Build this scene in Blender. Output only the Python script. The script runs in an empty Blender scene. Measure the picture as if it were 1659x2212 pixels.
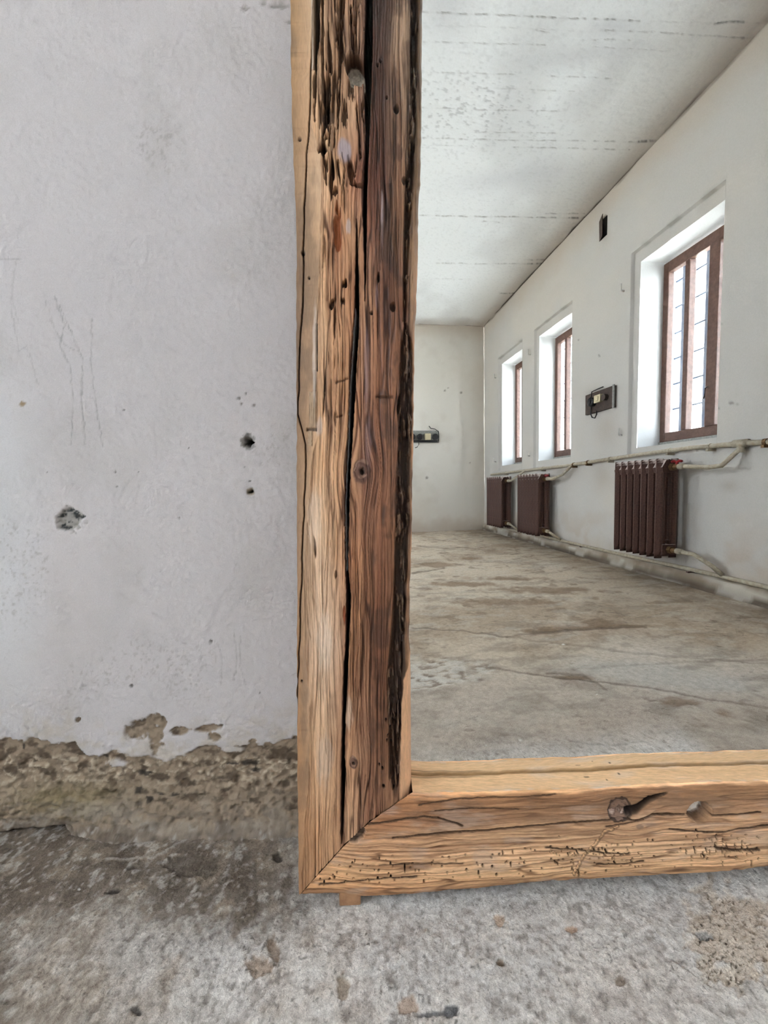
import bpy, math
import numpy as np
from mathutils import Vector, Matrix

# ============================================================ camera model
F = 830.0; CX, CY = 829.5, 1106.0                      # pixels of the 1659 x 2212 photograph
U, H0, V = 2.1126, 0.6281, 5.195                        # reflected room: side wall, eye height, end wall
HC = 2.80                                               # ceiling
yaw, pit, rol = [math.radians(a) for a in (7.429, 3.688, 1.160)]
def rot(yaw, pitch, roll):
    fwd = np.array([math.sin(yaw)*math.cos(pitch), math.cos(yaw)*math.cos(pitch), -math.sin(pitch)])
    right = np.array([math.cos(yaw), -math.sin(yaw), 0.0]); down = np.cross(fwd, right)
    return np.array([math.cos(roll)*right+math.sin(roll)*down, -math.sin(roll)*right+math.cos(roll)*down, fwd])
RV = rot(yaw, pit, rol)                                 # camera <- (u, v, z) of the reflected room
UPV = RV @ np.array([0, 0, 1.0])
NM = np.array([-0.03343499, -0.08103456, 0.99615034])   # mirror normal, away from the camera
DG = 0.562                                              # camera to glass
DF = DG - 0.037                                         # camera to front of the frame
refl = lambda q: q-2*np.dot(NM, q)*NM
XW = refl(RV @ np.array([1.0, 0, 0])); ZW = refl(UPV); YW = np.cross(ZW, XW)
HR = H0+2*DG*np.dot(UPV, NM)                            # real eye height
A = np.array([XW, YW, ZW]); EYE = np.array([0, 0, HR])
AX, AY = 2*DG*np.dot(XW, NM), 2*DG*np.dot(YW, NM)
def rw(u, v, z): return (u+AX, -v+AY, z)                # room coordinates -> world
NWLD = A @ NM
def rays(px, py):
    return np.stack([px-CX, py-CY, np.full_like(px, F)], -1) @ A.T
def on_plane(px, py, n, d):                             # world points where n.(p-EYE)=d
    r = rays(px, py); return EYE + r*(d/(r @ n))[..., None]
def project(P):
    q = (P-EYE) @ A; z = np.maximum(q[..., 2], 1e-3)
    return CX+F*q[..., 0]/z, CY+F*q[..., 1]/z
def project_mirror(P):                                  # where the photograph shows P in the glass
    q = np.stack([P[..., 0]-AX, AY-P[..., 1], P[..., 2]-H0], -1) @ RV.T
    z = np.maximum(q[..., 2], 1e-3)
    return CX+F*q[..., 0]/z, CY+F*q[..., 1]/z

scene = bpy.context.scene
C = scene.collection
cam = bpy.data.cameras.new('camera'); camo = bpy.data.objects.new('camera', cam); C.objects.link(camo)
cam.sensor_fit = 'HORIZONTAL'; cam.sensor_width = 36; cam.lens = F*36/1659; cam.clip_start = 0.02
m = Matrix.Identity(4)
for i in range(3):
    m[i][0] = A[i][0]; m[i][1] = -A[i][1]; m[i][2] = -A[i][2]; m[i][3] = EYE[i]
camo.matrix_world = m
scene.camera = camo

# ============================================================ world, light, exposure
w = bpy.data.worlds.new('overcast_sky'); scene.world = w; w.use_nodes = True
bg = w.node_tree.nodes['Background']; bg.inputs[0].default_value = (0.88, 0.93, 1.0, 1); bg.inputs[1].default_value = 1.0
scene.view_settings.view_transform = 'Standard'; scene.view_settings.look = 'None'
scene.view_settings.gamma = 1; scene.view_settings.use_curve_mapping = False
scene.view_settings.exposure = 4.60
sun = bpy.data.lights.new('ceiling_bounce_sun', 'SUN'); sun.energy = 3.5; sun.angle = 0.3; sun.color = (1, .98, .96)
so = bpy.data.objects.new('ceiling_bounce_sun', sun); C.objects.link(so); so.rotation_euler = (math.radians(40), 0, 0)   # added sun along the house: lit yards bounce light to the ceiling
cy = scene.cycles
cy.use_denoising = True; cy.max_bounces = 10; cy.diffuse_bounces = 6; cy.use_adaptive_sampling = True; cy.adaptive_threshold = 0.04; cy.adaptive_min_samples = 24; cy.glossy_bounces = 6
cy.transparent_max_bounces = 12; cy.caustics_reflective = True; cy.sample_clamp_indirect = 6.0
def portal(center, normal, sx, sy):
    l = bpy.data.lights.new('window_portal', 'AREA'); l.shape = 'RECTANGLE'; l.size = sx; l.size_y = sy
    l.cycles.is_portal = True
    o = bpy.data.objects.new('window_portal', l); C.objects.link(o); o.location = center
    o.rotation_euler = Vector(normal).to_track_quat('-Z', 'Z').to_euler()
WINS = [(1.91, 2.485), (3.235, 3.80), (4.13, 4.68), (0.52, 1.09)]     # v ranges of the window recesses
WZ0, WZ1 = 0.87, 2.137
XL = -2.45                                                             # left wall
ADDED_LWINS = [(-3.30, -2.45), (-1.55, -0.55)]                               # y ranges of unseen windows added in the left wall for more light
for v0, v1 in WINS:
    portal(rw(U+0.32, (v0+v1)/2, (WZ0+WZ1)/2), (-1, 0, 0), v1-v0, WZ1-WZ0)
for y0, y1 in ADDED_LWINS:
    portal((XL-0.30, (y0+y1)/2, 1.55), (1, 0, 0), y1-y0, 1.5)

# ============================================================ helpers
def h2(ix, iy, s):
    n = (ix.astype(np.int64)*374761393 + iy.astype(np.int64)*668265263 + s*1442695041) & 0xffffffff
    n = ((n ^ (n >> 13))*1274126177) & 0xffffffff
    n = ((n ^ (n >> 16))*2246822519) & 0xffffffff
    return ((n ^ (n >> 15)) & 0xffffff)/float(0xffffff)*2-1
def vn(x, y, s=0):
    x = np.asarray(x, float); y = np.asarray(y, float); x, y = np.broadcast_arrays(x, y)
    fx = np.floor(x); fy = np.floor(y); tx = x-fx; ty = y-fy
    tx = tx*tx*(3-2*tx); ty = ty*ty*(3-2*ty)
    a = h2(fx, fy, s); b = h2(fx+1, fy, s); c = h2(fx, fy+1, s); d = h2(fx+1, fy+1, s)
    return (a*(1-tx)+b*tx)*(1-ty)+(c*(1-tx)+d*tx)*ty
def fbm(x, y, o=4, s=0, g=0.5):
    r = 0; a = 1.0; t = 0
    for i in range(o):
        r = r+a*vn(x*2**i+17.3*i, y*2**i-9.1*i, s+i*31); t += a; a *= g
    return r/t
def ss(a, b, x):
    t = np.clip((x-a)/(b-a), 0, 1); return t*t*(3-2*t)
def srgb(*c):
    c = np.array(c, float)/255; return np.where(c < 0.04045, c/12.92, ((c+0.055)/1.055)**2.4)
def mixc(c, d, m_): return c*(1-m_[..., None])+np.asarray(d)*m_[..., None]
def ell(x, y, cx_, cy_, rx, ry, rotd=0):
    t = math.radians(rotd); dx = x-cx_; dy = y-cy_
    return np.hypot((dx*math.cos(t)+dy*math.sin(t))/rx, (-dx*math.sin(t)+dy*math.cos(t))/ry)
def pline(x, y, pts, reach=30):
    """distance to a polyline, only near it"""
    d = np.full(x.shape, 1e3); P = np.array(pts, float)
    k = (x > P[:, 0].min()-reach) & (x < P[:, 0].max()+reach) & (y > P[:, 1].min()-reach) & (y < P[:, 1].max()+reach)
    if not k.any(): return d
    xs, ys = x[k], y[k]; dd = np.full(xs.shape, 1e3)
    for (x0, y0), (x1, y1) in zip(P[:-1], P[1:]):
        L = max((x1-x0)**2+(y1-y0)**2, 1e-9); t = np.clip(((xs-x0)*(x1-x0)+(ys-y0)*(y1-y0))/L, 0, 1)
        dd = np.minimum(dd, np.hypot(xs-x0-t*(x1-x0), ys-y0-t*(y1-y0)))
    d[k] = dd; return d

def prop(o, label=None, cat=None, group=None, kind=None):
    if label: o['label'] = label
    if cat: o['category'] = cat
    if group: o['group'] = group
    if kind: o['kind'] = kind
    return o
def mesh_obj(name, co, faces, mat, parent=None, col=None, gloss=None, smooth=False, keep=None):
    """co (N,3) world coordinates; faces (M,4) array or list of tuples"""
    me = bpy.data.meshes.new(name); co = np.asarray(co, float)
    off = np.array(parent_loc(parent)) if parent else np.zeros(3)
    if isinstance(faces, np.ndarray):
        me.vertices.add(len(co)); me.vertices.foreach_set('co', (co-off).astype(np.float32).ravel())
        k = faces.shape[1]
        me.loops.add(len(faces)*k); me.loops.foreach_set('vertex_index', faces.astype(np.int32).ravel())
        me.polygons.add(len(faces)); me.polygons.foreach_set('loop_start', np.arange(0, len(faces)*k, k, dtype=np.int32))
        me.update(calc_edges=True)
    else:
        me.from_pydata((co-off).tolist(), [], faces)
    if col is not None:
        a = me.color_attributes.new('Col', 'FLOAT_COLOR', 'POINT')
        a.data.foreach_set('color', np.concatenate([col, np.ones((len(col), 1))], 1).astype(np.float32).ravel())
    if gloss is not None:
        a = me.attributes.new('Gloss', 'FLOAT', 'POINT'); a.data.foreach_set('value', gloss.astype(np.float32).ravel())
    if smooth: me.polygons.foreach_set('use_smooth', np.ones(len(me.polygons), bool))
    me.materials.append(mat)
    o = bpy.data.objects.new(name, me); C.objects.link(o)
    if parent: o.parent = parent
    return o
def parent_loc(p):
    l = np.array(p.location)
    while p.parent: p = p.parent; l = l+np.array(p.location)
    return l
def empty(name, loc, label=None, cat=None, group=None, kind=None):
    o = bpy.data.objects.new(name, None); C.objects.link(o); o.location = loc; o.empty_display_size = 0.05
    return prop(o, label, cat, group, kind)
def gridfaces(nr, nc, off=0, wrap=False):
    i, j = np.meshgrid(np.arange(nr-1), np.arange(nc if wrap else nc-1), indexing='ij')
    a = i*nc+j; b = i*nc+(j+1) % nc
    return np.stack([a, b, b+nc, a+nc], -1).reshape(-1, 4)+off
def lines(*segs):
    """non-uniform grid lines from (start, stop, step)"""
    L = []
    for a, b, st in segs: L.append(np.linspace(a, b, max(2, int(round(abs(b-a)/st))+1))[:-1])
    L.append([segs[-1][1]]); return np.concatenate(L)

class MB:
    def __init__(s): s.v = []; s.f = []
    def add(s, vs, fs):
        n = len(s.v); s.v += [tuple(p) for p in vs]; s.f += [tuple(n+i for i in f) for f in fs]; return s
    def box(s, u0, u1, v0, v1, z0, z1):                  # in room coordinates
        p = [rw(u, v, z) for z in (z0, z1) for v in (v0, v1) for u in (u0, u1)]
        return s.add(p, [(0, 1, 3, 2), (4, 6, 7, 5), (0, 4, 5, 1), (2, 3, 7, 6), (0, 2, 6, 4), (1, 5, 7, 3)])
    def wbox(s, x0, x1, y0, y1, z0, z1):
        p = [(x, y, z) for z in (z0, z1) for y in (y0, y1) for x in (x0, x1)]
        return s.add(p, [(0, 2, 3, 1), (4, 5, 7, 6), (0, 1, 5, 4), (2, 6, 7, 3), (0, 4, 6, 2), (1, 3, 7, 5)])
    def tube(s, pts, r, n=12, cap=True):                 # room coordinates
        P = [Vector(rw(*p)) for p in pts]; rr = r if hasattr(r, '__len__') else [r]*len(P)
        vs = []; fs = []; prev = None
        for i, p in enumerate(P):
            t = ((P[min(i+1, len(P)-1)]-p).normalized()+(p-P[max(i-1, 0)]).normalized())
            if t.length < 1e-6: t = prev or Vector((0, 0, 1))
            t.normalize(); prev = t
            a = Vector((0, 0, 1)) if abs(t.z) < 0.9 else Vector((1, 0, 0))
            e1 = t.cross(a).normalized(); e2 = t.cross(e1)
            for k in range(n):
                an = 2*math.pi*k/n; vs.append(p+(e1*math.cos(an)+e2*math.sin(an))*rr[i])
        for i in range(len(P)-1):
            for k in range(n): fs.append((i*n+k, i*n+(k+1) % n, (i+1)*n+(k+1) % n, (i+1)*n+k))
        if cap: fs += [tuple(range(n-1, -1, -1)), tuple(range((len(P)-1)*n, len(P)*n))]
        return s.add(vs, fs)
    def build(s, name, mat, parent=None, bevel=0, smooth=False):
        o = mesh_obj(name, np.array(s.v), s.f, mat, parent)
        if smooth: o.data.polygons.foreach_set('use_smooth', np.ones(len(o.data.polygons), bool))
        if bevel:
            b = o.modifiers.new('bevel', 'BEVEL'); b.width = bevel; b.segments = 2; b.limit_method = 'ANGLE'
        return o

# ------------------------------------------------------------ materials
def mat_base(name):
    mt = bpy.data.materials.new(name); mt.use_nodes = True; nt = mt.node_tree
    return mt, nt, nt.nodes['Principled BSDF'], nt.links.new
def noise(nt, scale, detail=6, rough=0.6, vec=None, typ='NOISE'):
    n = nt.nodes.new('ShaderNodeTexNoise' if typ == 'NOISE' else 'ShaderNodeTexVoronoi')
    n.inputs['Scale'].default_value = scale
    if typ == 'NOISE': n.inputs['Detail'].default_value = detail; n.inputs['Roughness'].default_value = rough
    if vec: nt.links.new(vec, n.inputs['Vector'])
    return n
def ramp(nt, src, p0, p1, c0=(0, 0, 0, 1), c1=(1, 1, 1, 1)):
    r = nt.nodes.new('ShaderNodeValToRGB'); nt.links.new(src, r.inputs[0])
    r.color_ramp.elements[0].position = p0; r.color_ramp.elements[1].position = p1
    r.color_ramp.elements[0].color = c0; r.color_ramp.elements[1].color = c1
    return r
def mul(nt, a, b, f=1.0, mode='MULTIPLY'):
    x = nt.nodes.new('ShaderNodeMix'); x.data_type = 'RGBA'; x.blend_type = mode; x.inputs[0].default_value = f
    nt.links.new(a, x.inputs[6])
    if isinstance(b, tuple): x.inputs[7].default_value = b
    else: nt.links.new(b, x.inputs[7])
    return x.outputs[2]
def painted(name, rough=0.9, fine=400, fine_amt=0.15, mid=0, mid_amt=.12, bumps=((300, 0.3, 0.001),), spots=0, spec=0.25, stretch=None, use_gloss=False, coord='Object'):
    """colour from the mesh attribute Col, varied by fine noise, with bump"""
    mt, nt, bs, ln = mat_base(name)
    at = nt.nodes.new('ShaderNodeAttribute'); at.attribute_name = 'Col'
    tc = nt.nodes.new('ShaderNodeTexCoord'); vec = tc.outputs[coord]
    if stretch:
        mp = nt.nodes.new('ShaderNodeMapping'); mp.inputs['Scale'].default_value = stretch; ln(vec, mp.inputs[0]); vec = mp.outputs[0]
    n1 = noise(nt, fine, 5, 0.65, vec)
    r1 = ramp(nt, n1.outputs['Fac'], 0.3, 0.7, (1-fine_amt,)*3+(1,), (1+fine_amt*0.6,)*3+(1,))
    col = mul(nt, at.outputs['Color'], r1.outputs[0])
    if mid:
        n3 = noise(nt, mid, 9, 0.75, vec); r3 = ramp(nt, n3.outputs['Fac'], 0.32, 0.68, (1-mid_amt, 1-mid_amt*1.08, 1-mid_amt*1.18, 1), (1+mid_amt*.7,)*3+(1,)); col = mul(nt, col, r3.outputs[0])
        n4 = noise(nt, mid*1.7, 4, 0.6, vec); r4 = ramp(nt, n4.outputs['Fac'], 0.24, 0.33, (.68, .64, .60, 1), (1, 1, 1, 1)); col = mul(nt, col, r4.outputs[0])
    if spots:
        n2 = noise(nt, fine*0.45, 3, 0.5, vec); r2 = ramp(nt, n2.outputs['Fac'], 0.63, 0.70, (1, 1, 1, 1), (1-spots,)*3+(1,))
        col = mul(nt, col, r2.outputs[0])
    ln(col, bs.inputs['Base Color'])
    bs.inputs['Specular IOR Level'].default_value = spec
    if use_gloss:
        ag = nt.nodes.new('ShaderNodeAttribute'); ag.attribute_name = 'Gloss'; ln(ag.outputs['Fac'], bs.inputs['Roughness'])
    else: bs.inputs['Roughness'].default_value = rough
    last = None
    for sc, st, dist in bumps:
        nb = noise(nt, sc, 4, 0.6, vec); b = nt.nodes.new('ShaderNodeBump'); b.inputs['Strength'].default_value = st
        b.inputs['Distance'].default_value = dist; ln(nb.outputs['Fac'], b.inputs['Height'])
        if last: ln(last.outputs[0], b.inputs['Normal'])
        last = b
    if last: ln(last.outputs[0], bs.inputs['Normal'])
    return mt
def simple(name, c0, c1=None, rough=0.6, scale=60, metal=0, bump=0.2, dist=0.001, spec=0.4):
    mt, nt, bs, ln = mat_base(name)
    tc = nt.nodes.new('ShaderNodeTexCoord')
    n = noise(nt, scale, 6, 0.65, tc.outputs['Object'])
    a = tuple(srgb(*c0))+(1,); b = tuple(srgb(*(c1 or c0)))+(1,)
    r = ramp(nt, n.outputs['Fac'], 0.35, 0.65, a, b); ln(r.outputs[0], bs.inputs['Base Color'])
    bs.inputs['Roughness'].default_value = rough; bs.inputs['Metallic'].default_value = metal
    bs.inputs['Specular IOR Level'].default_value = spec
    if bump:
        bm = nt.nodes.new('ShaderNodeBump'); bm.inputs['Strength'].default_value = bump; bm.inputs['Distance'].default_value = dist
        n2 = noise(nt, scale*4, 4, 0.6, tc.outputs['Object']); ln(n2.outputs['Fac'], bm.inputs['Height']); ln(bm.outputs[0], bs.inputs['Normal'])
    return mt

M_PLASTER = painted('plaster_near', 0.92, 700, 0.10, 0, 0, ((420, 0.5, 0.0009), (1500, 0.35, 0.0004)))
M_ROOM = painted('limewash_walls', 0.92, 160, 0.05, 0, 0, ((90, 0.35, 0.002), (400, 0.3, 0.0008)))
M_CEIL = painted('limewash_ceiling', 0.92, 90, 0.04, 0, 0, ((60, 0.35, 0.003), (260, 0.3, 0.001)))
M_FLOOR = painted('worn_concrete', 0.85, 600, 0.25, 55, .24, ((350, 0.8, 0.0018), (1400, 0.5, 0.0006)), spots=0.35)
M_WOOD = painted('old_timber', 0.6, 500, 0.22, 0, 0, ((700, 0.35, 0.0006),), stretch=(1, 1, 0.12), use_gloss=True, spec=0.35)
M_WOODX = painted('old_timber_horizontal', 0.6, 500, 0.22, 0, 0, ((700, 0.35, 0.0006),), stretch=(0.12, 1, 1), use_gloss=True, spec=0.3)
M_BLOCK = simple('block_wood', (150, 110, 80), (175, 135, 100), 0.8, 90)
M_WFRAME = simple('brown_window_paint', (84, 60, 50), (108, 80, 68), 0.45, 40)
M_RAD = simple('rusty_cast_iron', (66, 44, 38), (92, 64, 54), 0.62, 120, bump=0.5, dist=0.0008)
def top_sheen(mt):  # upward faces coloured paler, standing in for window light reflected by the headers
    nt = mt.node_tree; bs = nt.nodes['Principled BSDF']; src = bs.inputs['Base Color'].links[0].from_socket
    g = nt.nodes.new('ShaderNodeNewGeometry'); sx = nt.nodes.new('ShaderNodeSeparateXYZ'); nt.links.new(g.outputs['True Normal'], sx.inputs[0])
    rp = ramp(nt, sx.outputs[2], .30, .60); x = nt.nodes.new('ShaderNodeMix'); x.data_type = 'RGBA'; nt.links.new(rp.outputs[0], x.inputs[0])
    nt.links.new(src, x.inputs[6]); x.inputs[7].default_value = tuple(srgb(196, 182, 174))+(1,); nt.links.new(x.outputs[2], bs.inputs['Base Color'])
top_sheen(M_RAD)
M_PIPE = simple('cream_pipe_paint', (176, 168, 150), (150, 138, 118), 0.45, 60)
M_BRASS = simple('tarnished_brass', (120, 92, 60), (90, 70, 48), 0.5, 150, metal=0.6)
M_RED = simple('red_handle', (150, 30, 32), (120, 20, 25), 0.4, 50, bump=0)
M_BLACK = simple('black_bakelite', (28, 28, 30), (38, 38, 40), 0.4, 50, bump=0)
M_DKBOX = simple('brown_wood_plate', (84, 70, 62), (60, 50, 45), 0.7, 70)
M_BEIGE = simple('beige_plastic', (205, 192, 160), (190, 178, 148), 0.5, 60, bump=0)
M_GREY = simple('grey_backplate', (150, 150, 145), (120, 120, 116), 0.7, 70)
M_HOOK = simple('white_painted_hook', (205, 203, 198), (185, 183, 178), 0.5, 60, bump=0)
M_GRILLE = simple('grille_blue_grey', (52, 74, 104), (62, 84, 112), 0.5, 60, bump=0)
M_GROUND = simple('outside_gravel', (196, 194, 188), (212, 210, 204), 0.95, 3)
def glossy_mirror():
    mt, nt, bs, ln = mat_base('silvered_glass')
    bs.inputs['Base Color'].default_value = (0.93, 0.945, 0.94, 1); bs.inputs['Metallic'].default_value = 1; bs.inputs['Roughness'].default_value = 0.0
    return mt
M_MIRROR = glossy_mirror()
def pane_mat():
    mt = bpy.data.materials.new('dusty_window_glass'); mt.use_nodes = True; nt = mt.node_tree; ln = nt.links.new
    for n in list(nt.nodes): nt.nodes.remove(n)
    out = nt.nodes.new('ShaderNodeOutputMaterial'); tr = nt.nodes.new('ShaderNodeBsdfTransparent'); gl = nt.nodes.new('ShaderNodeBsdfGlossy')
    di = nt.nodes.new('ShaderNodeBsdfTranslucent'); df = nt.nodes.new('ShaderNodeBsdfDiffuse')
    tr.inputs[0].default_value = (0.93, 0.95, 0.96, 1); gl.inputs['Roughness'].default_value = 0.03
    di.inputs[0].default_value = (0.75, 0.72, 0.7, 1); df.inputs[0].default_value = (0.55, 0.5, 0.46, 1)
    tc = nt.nodes.new('ShaderNodeTexCoord'); n = noise(nt, 9, 6, 0.7, tc.outputs['Object'])
    r = ramp(nt, n.outputs['Fac'], 0.35, 0.75, (0.003,)*3+(1,), (0.04,)*3+(1,))
    ma = nt.nodes.new('ShaderNodeMixShader'); ma.inputs[0].default_value = 0.4; ln(di.outputs[0], ma.inputs[1]); ln(df.outputs[0], ma.inputs[2])
    m1 = nt.nodes.new('ShaderNodeMixShader'); ln(r.outputs[0], m1.inputs[0]); ln(tr.outputs[0], m1.inputs[1]); ln(ma.outputs[0], m1.inputs[2])
    m2 = nt.nodes.new('ShaderNodeMixShader'); m2.inputs[0].default_value = 0.05; ln(m1.outputs[0], m2.inputs[1]); ln(gl.outputs[0], m2.inputs[2])
    ln(m2.outputs[0], out.inputs[0]); return mt
M_PANE = pane_mat()

# ============================================================ structure: the wall behind the mirror
YR = U+AX                                                # x of the window wall
hd = np.array([A[0][2], A[1][2]]); hd = hd/np.linalg.norm(hd)      # heading of the camera
WN = np.array([hd[0], hd[1], 0.0]); WT = np.array([hd[1], -hd[0], 0.0])
r0 = rays(np.array([0.0]), np.array([1792.0]))[0]; fl0 = EYE+r0*(-HR/r0[2])
WD = float(WN @ (fl0-EYE))                               # distance of the wall
def wall_xyz(s, z, out=0.0):
    return EYE*np.array([1, 1, 0])+WN*(WD-out)[..., None]+WT*s[..., None]+np.array([0, 0, 1.0])*z[..., None]
S0 = (XL-WN[0]*WD)/WT[0]; S1 = (YR-WN[0]*WD)/WT[0]

def wall_fields(x, y, s, z):
    c = np.ones(x.shape+(3,))*srgb(199, 195, 197)
    big = fbm(s*3, z*2.2, 4, 5); c = c*(1+0.06*big[..., None])
    c = mixc(c, srgb(180, 177, 175), 0.3*ss(0.05, 0.5, fbm(s*9, z*7, 4, 9)))
    c = mixc(c, srgb(206, 196, 190), 0.35*ss(0.0, 0.6, fbm(s*2.5+4, z*1.8, 3, 12)))
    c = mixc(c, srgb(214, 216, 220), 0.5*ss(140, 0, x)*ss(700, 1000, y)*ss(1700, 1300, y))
    d = 0.0007*fbm(s*90, z*90, 3, 2)+0.0022*fbm(s*5, z*5, 3, 3)+0.0005*vn(s*260, z*260, 8)
    # speckled dirt
    sp = fbm(s*210, z*190, 3, 40)
    zone = ss(0.0, 0.45, fbm(s*6+3, z*6, 3, 41)+0.55*np.exp(-ell(x, y, 540, 900, 170, 160)**2)+0.9*np.exp(-ell(x, y, 30, 1250, 90, 140)**2)
              + 0.5*np.exp(-ell(x, y, 250, 1450, 300, 80)**2)-0.35)
    c = mixc(c, srgb(140, 136, 132), 0.38*np.clip(zone, 0, 1)*ss(0.15, 0.55, sp)); d = d-0.0003*zone*ss(0.2, 0.5, sp)
    # thin scratches
    wob = 3.0*fbm(x/9, y/11, 2, 77)
    for pts, wd, k in [([(38, 560), (24, 660), (42, 760), (60, 745), (82, 830)], 1.0, .55), ([(118, 640), (140, 700), (128, 745), (152, 790), (158, 860), (152, 960)], 1.3, .7),
                    ([(130, 660), (165, 745), (180, 780), (175, 850), (184, 960)], 1.3, .8), ([(200, 690), (196, 780), (204, 850), (222, 965)], 1.3, .7), ([(0, 561), (45, 560)], 1.2, .6),
                    ([(100, 650), (118, 712), (140, 745), (172, 762)], 1.1, .5), ([(28, 640), (40, 700)], 1, .4), ([(470, 1388), (480, 1430), (478, 1480)], 1.2, .5),
                    ([(505, 1360), (512, 1420), (506, 1470)], 1.2, .6), ([(520, 1375), (518, 1440), (530, 1480)], 1.1, .5), ([(530, 560), (545, 640), (560, 690)], 2, .18), ([(560, 440), (580, 560), (605, 690)], 2, .15)]:
        q = pline(x+wob, y, pts, 20); mm = k*ss(wd+1.2, wd*0.4, q)*(0.6+0.4*vn(x/5, y/6, 3)); mm = np.clip(mm, 0, 1)
        c = mixc(c, srgb(124, 124, 124), .8*mm); d = d-0.0008*mm
    # drilled holes and knocks
    def hole(cx_, cy_, ro, ri, dep, cr):
        nonlocal c, d
        e = np.hypot(x-cx_, y-cy_)+ro*0.22*vn(x/4, y/4, int(cx_))
        c = mixc(c, cr, ss(ro+1, ro-1.5, e)); c = mixc(c, srgb(34, 32, 32), ss(ri+1.2, ri-1, e+ro*.12*(cy_-y)/ro))
        d = d-0.003*ss(ro+1, ri, e)-dep*ss(ri+1, ri-1.5, e)
    hole(536, 954, 17, 8.5, 0.030, srgb(150, 148, 147)); hole(541, 1062, 9, 3.4, 0.02, srgb(150, 140, 126))
    e = ell(x, y, 150, 1122, 33, 27)+0.45*fbm(x/9, y/9, 4, 13); k = ss(1.05, 0.7, e)
    c = mixc(c, srgb(150, 147, 142), k*0.9); c = mixc(c, srgb(62, 66, 68), k*ss(0.05, 0.4, fbm(x/9, y/6, 3, 14)+0.35*ss(1130, 1105, y)-0.1)); d = d-0.005*k-0.002*k*fbm(x/6, y/6, 3, 15)
    c = mixc(c, srgb(70, 68, 66), ss(1.2, .7, ell(x, y, 163, 1115, 5, 4)))
    c = mixc(c, srgb(150, 128, 96), 0.9*ss(1.1, 0.4, ell(x, y, 49, 872, 8, 6)+0.3*vn(x/4, y/4, 2)))
    for hx, hy, hr in [(101, 1021, 1.6), (249, 1020, 2.4), (253, 1050, 1.8), (387, 1120, 2.2), (560, 1498, 1.8), (284, 1482, 4), (82, 739, 1.5), (516, 860, 4), (548, 875, 3.5), (531, 849, 3), (521, 872, 3), (529, 1010, 2), (540, 1040, 2.4), (268, 886, 2.2), (300, 1020, 1.2), (456, 1385, 4), (408, 968, 1.6)]:
        k = ss(1.3, .5, np.hypot(x-hx, y-hy)/hr+.4*vn(x/2.5, y/2.5, 4)); c = mixc(c, srgb(96, 90, 84), 0.85*k); d = d-0.0015*k
    for cx_, cy_, rx, ry in [(602, 14, 20, 6), (570, 5, 12, 5), (532, 18, 8, 4), (628, 48, 9, 4)]:
        k = ss(1.2, .8, ell(x, y, cx_, cy_, rx, ry)+.5*fbm(x/8, y/6, 3, 6)); c = mixc(c, srgb(150, 146, 142), 0.7*k); d = d-0.0015*k
    # eroded foot of the wall
    ye = np.interp(x, [-400, -200, 0, 90, 115, 160, 180, 215, 240, 262, 290, 330, 345, 380, 420, 455, 500, 545, 570, 610, 640, 900], [1590, 1600, 1598, 1600, 1603, 1607, 1632, 1634, 1618, 1622, 1632, 1640, 1632, 1640, 1618, 1612, 1618, 1605, 1608, 1600, 1592, 1600])
    ero = ye+11*fbm(x/16, y/11, 4, 21)
    m_ = ss(-2, 2.5, y-ero)
    for cx_, cy_, rx, ry, rt in [(303, 1575, 34, 20, -20), (335, 1555, 20, 14, 0), (348, 1562, 10, 16, 0), (335, 1590, 16, 20, 0), (388, 1580, 22, 9, 0), (450, 1575, 26, 8, -8), (462, 1592, 14, 9, 20), (346, 1632, 16, 34, -20), (168, 1556, 6, 6, 0), (545, 1602, 10, 4, -10)]:
        m_ = np.maximum(m_, ss(1.15, .85, ell(x, y, cx_, cy_, rx, ry, rt)+.45*fbm(x/9, y/8, 4, 22)))
    for cx_, cy_, rx, ry in [(355, 1628, 22, 18), (395, 1618, 14, 10), (500, 1620, 30, 7), (250, 1650, 24, 9)]:      # white remains below the edge
        m_ = m_*(1-0.9*ss(1.15, .7, ell(x, y, cx_, cy_, rx, ry)+.5*fbm(x/8, y/7, 4, 23)))
    near = ss(-120, 0, y-ero)                                     # dirt creeping up
    c = mixc(c, srgb(186, 176, 160), 0.55*near*ss(-.2, .5, fbm(x/30, y/24, 4, 24)))
    d = d+0.0012*near*fbm(x/9, y/7, 3, 61)
    mo = np.ones(x.shape+(3,))*srgb(150, 134, 116)
    f1 = fbm(x/22, y/14, 5, 25); f2 = fbm(x/9, y/6, 4, 26); f3 = fbm(x/50, y/30, 3, 27)
    mo = mixc(mo, srgb(196, 182, 162), ss(0.0, 0.35, f2)*ss(1625, 1645, y)*ss(1720, 1670, y)*0.8)
    mo = mixc(mo, srgb(104, 90, 76), ss(0.02, 0.35, f1)); mo = mixc(mo, srgb(88, 76, 64), .5*ss(.15, .5, fbm(x/12, y/8, 4, 62))); mo = mixc(mo, srgb(140, 128, 92), 0.6*np.exp(-ell(x, y, 150, 1725, 110, 30)**2))
    mo = mixc(mo, srgb(166, 156, 144), 0.55*ss(1700, 1745, y)*ss(-0.1, 0.35, f3+.4*f2)); mo = mixc(mo, srgb(120, 110, 100), .55*ss(1690, 1740, y)*ss(.0, .35, fbm(x/26, y/9, 4, 63)))
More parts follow.
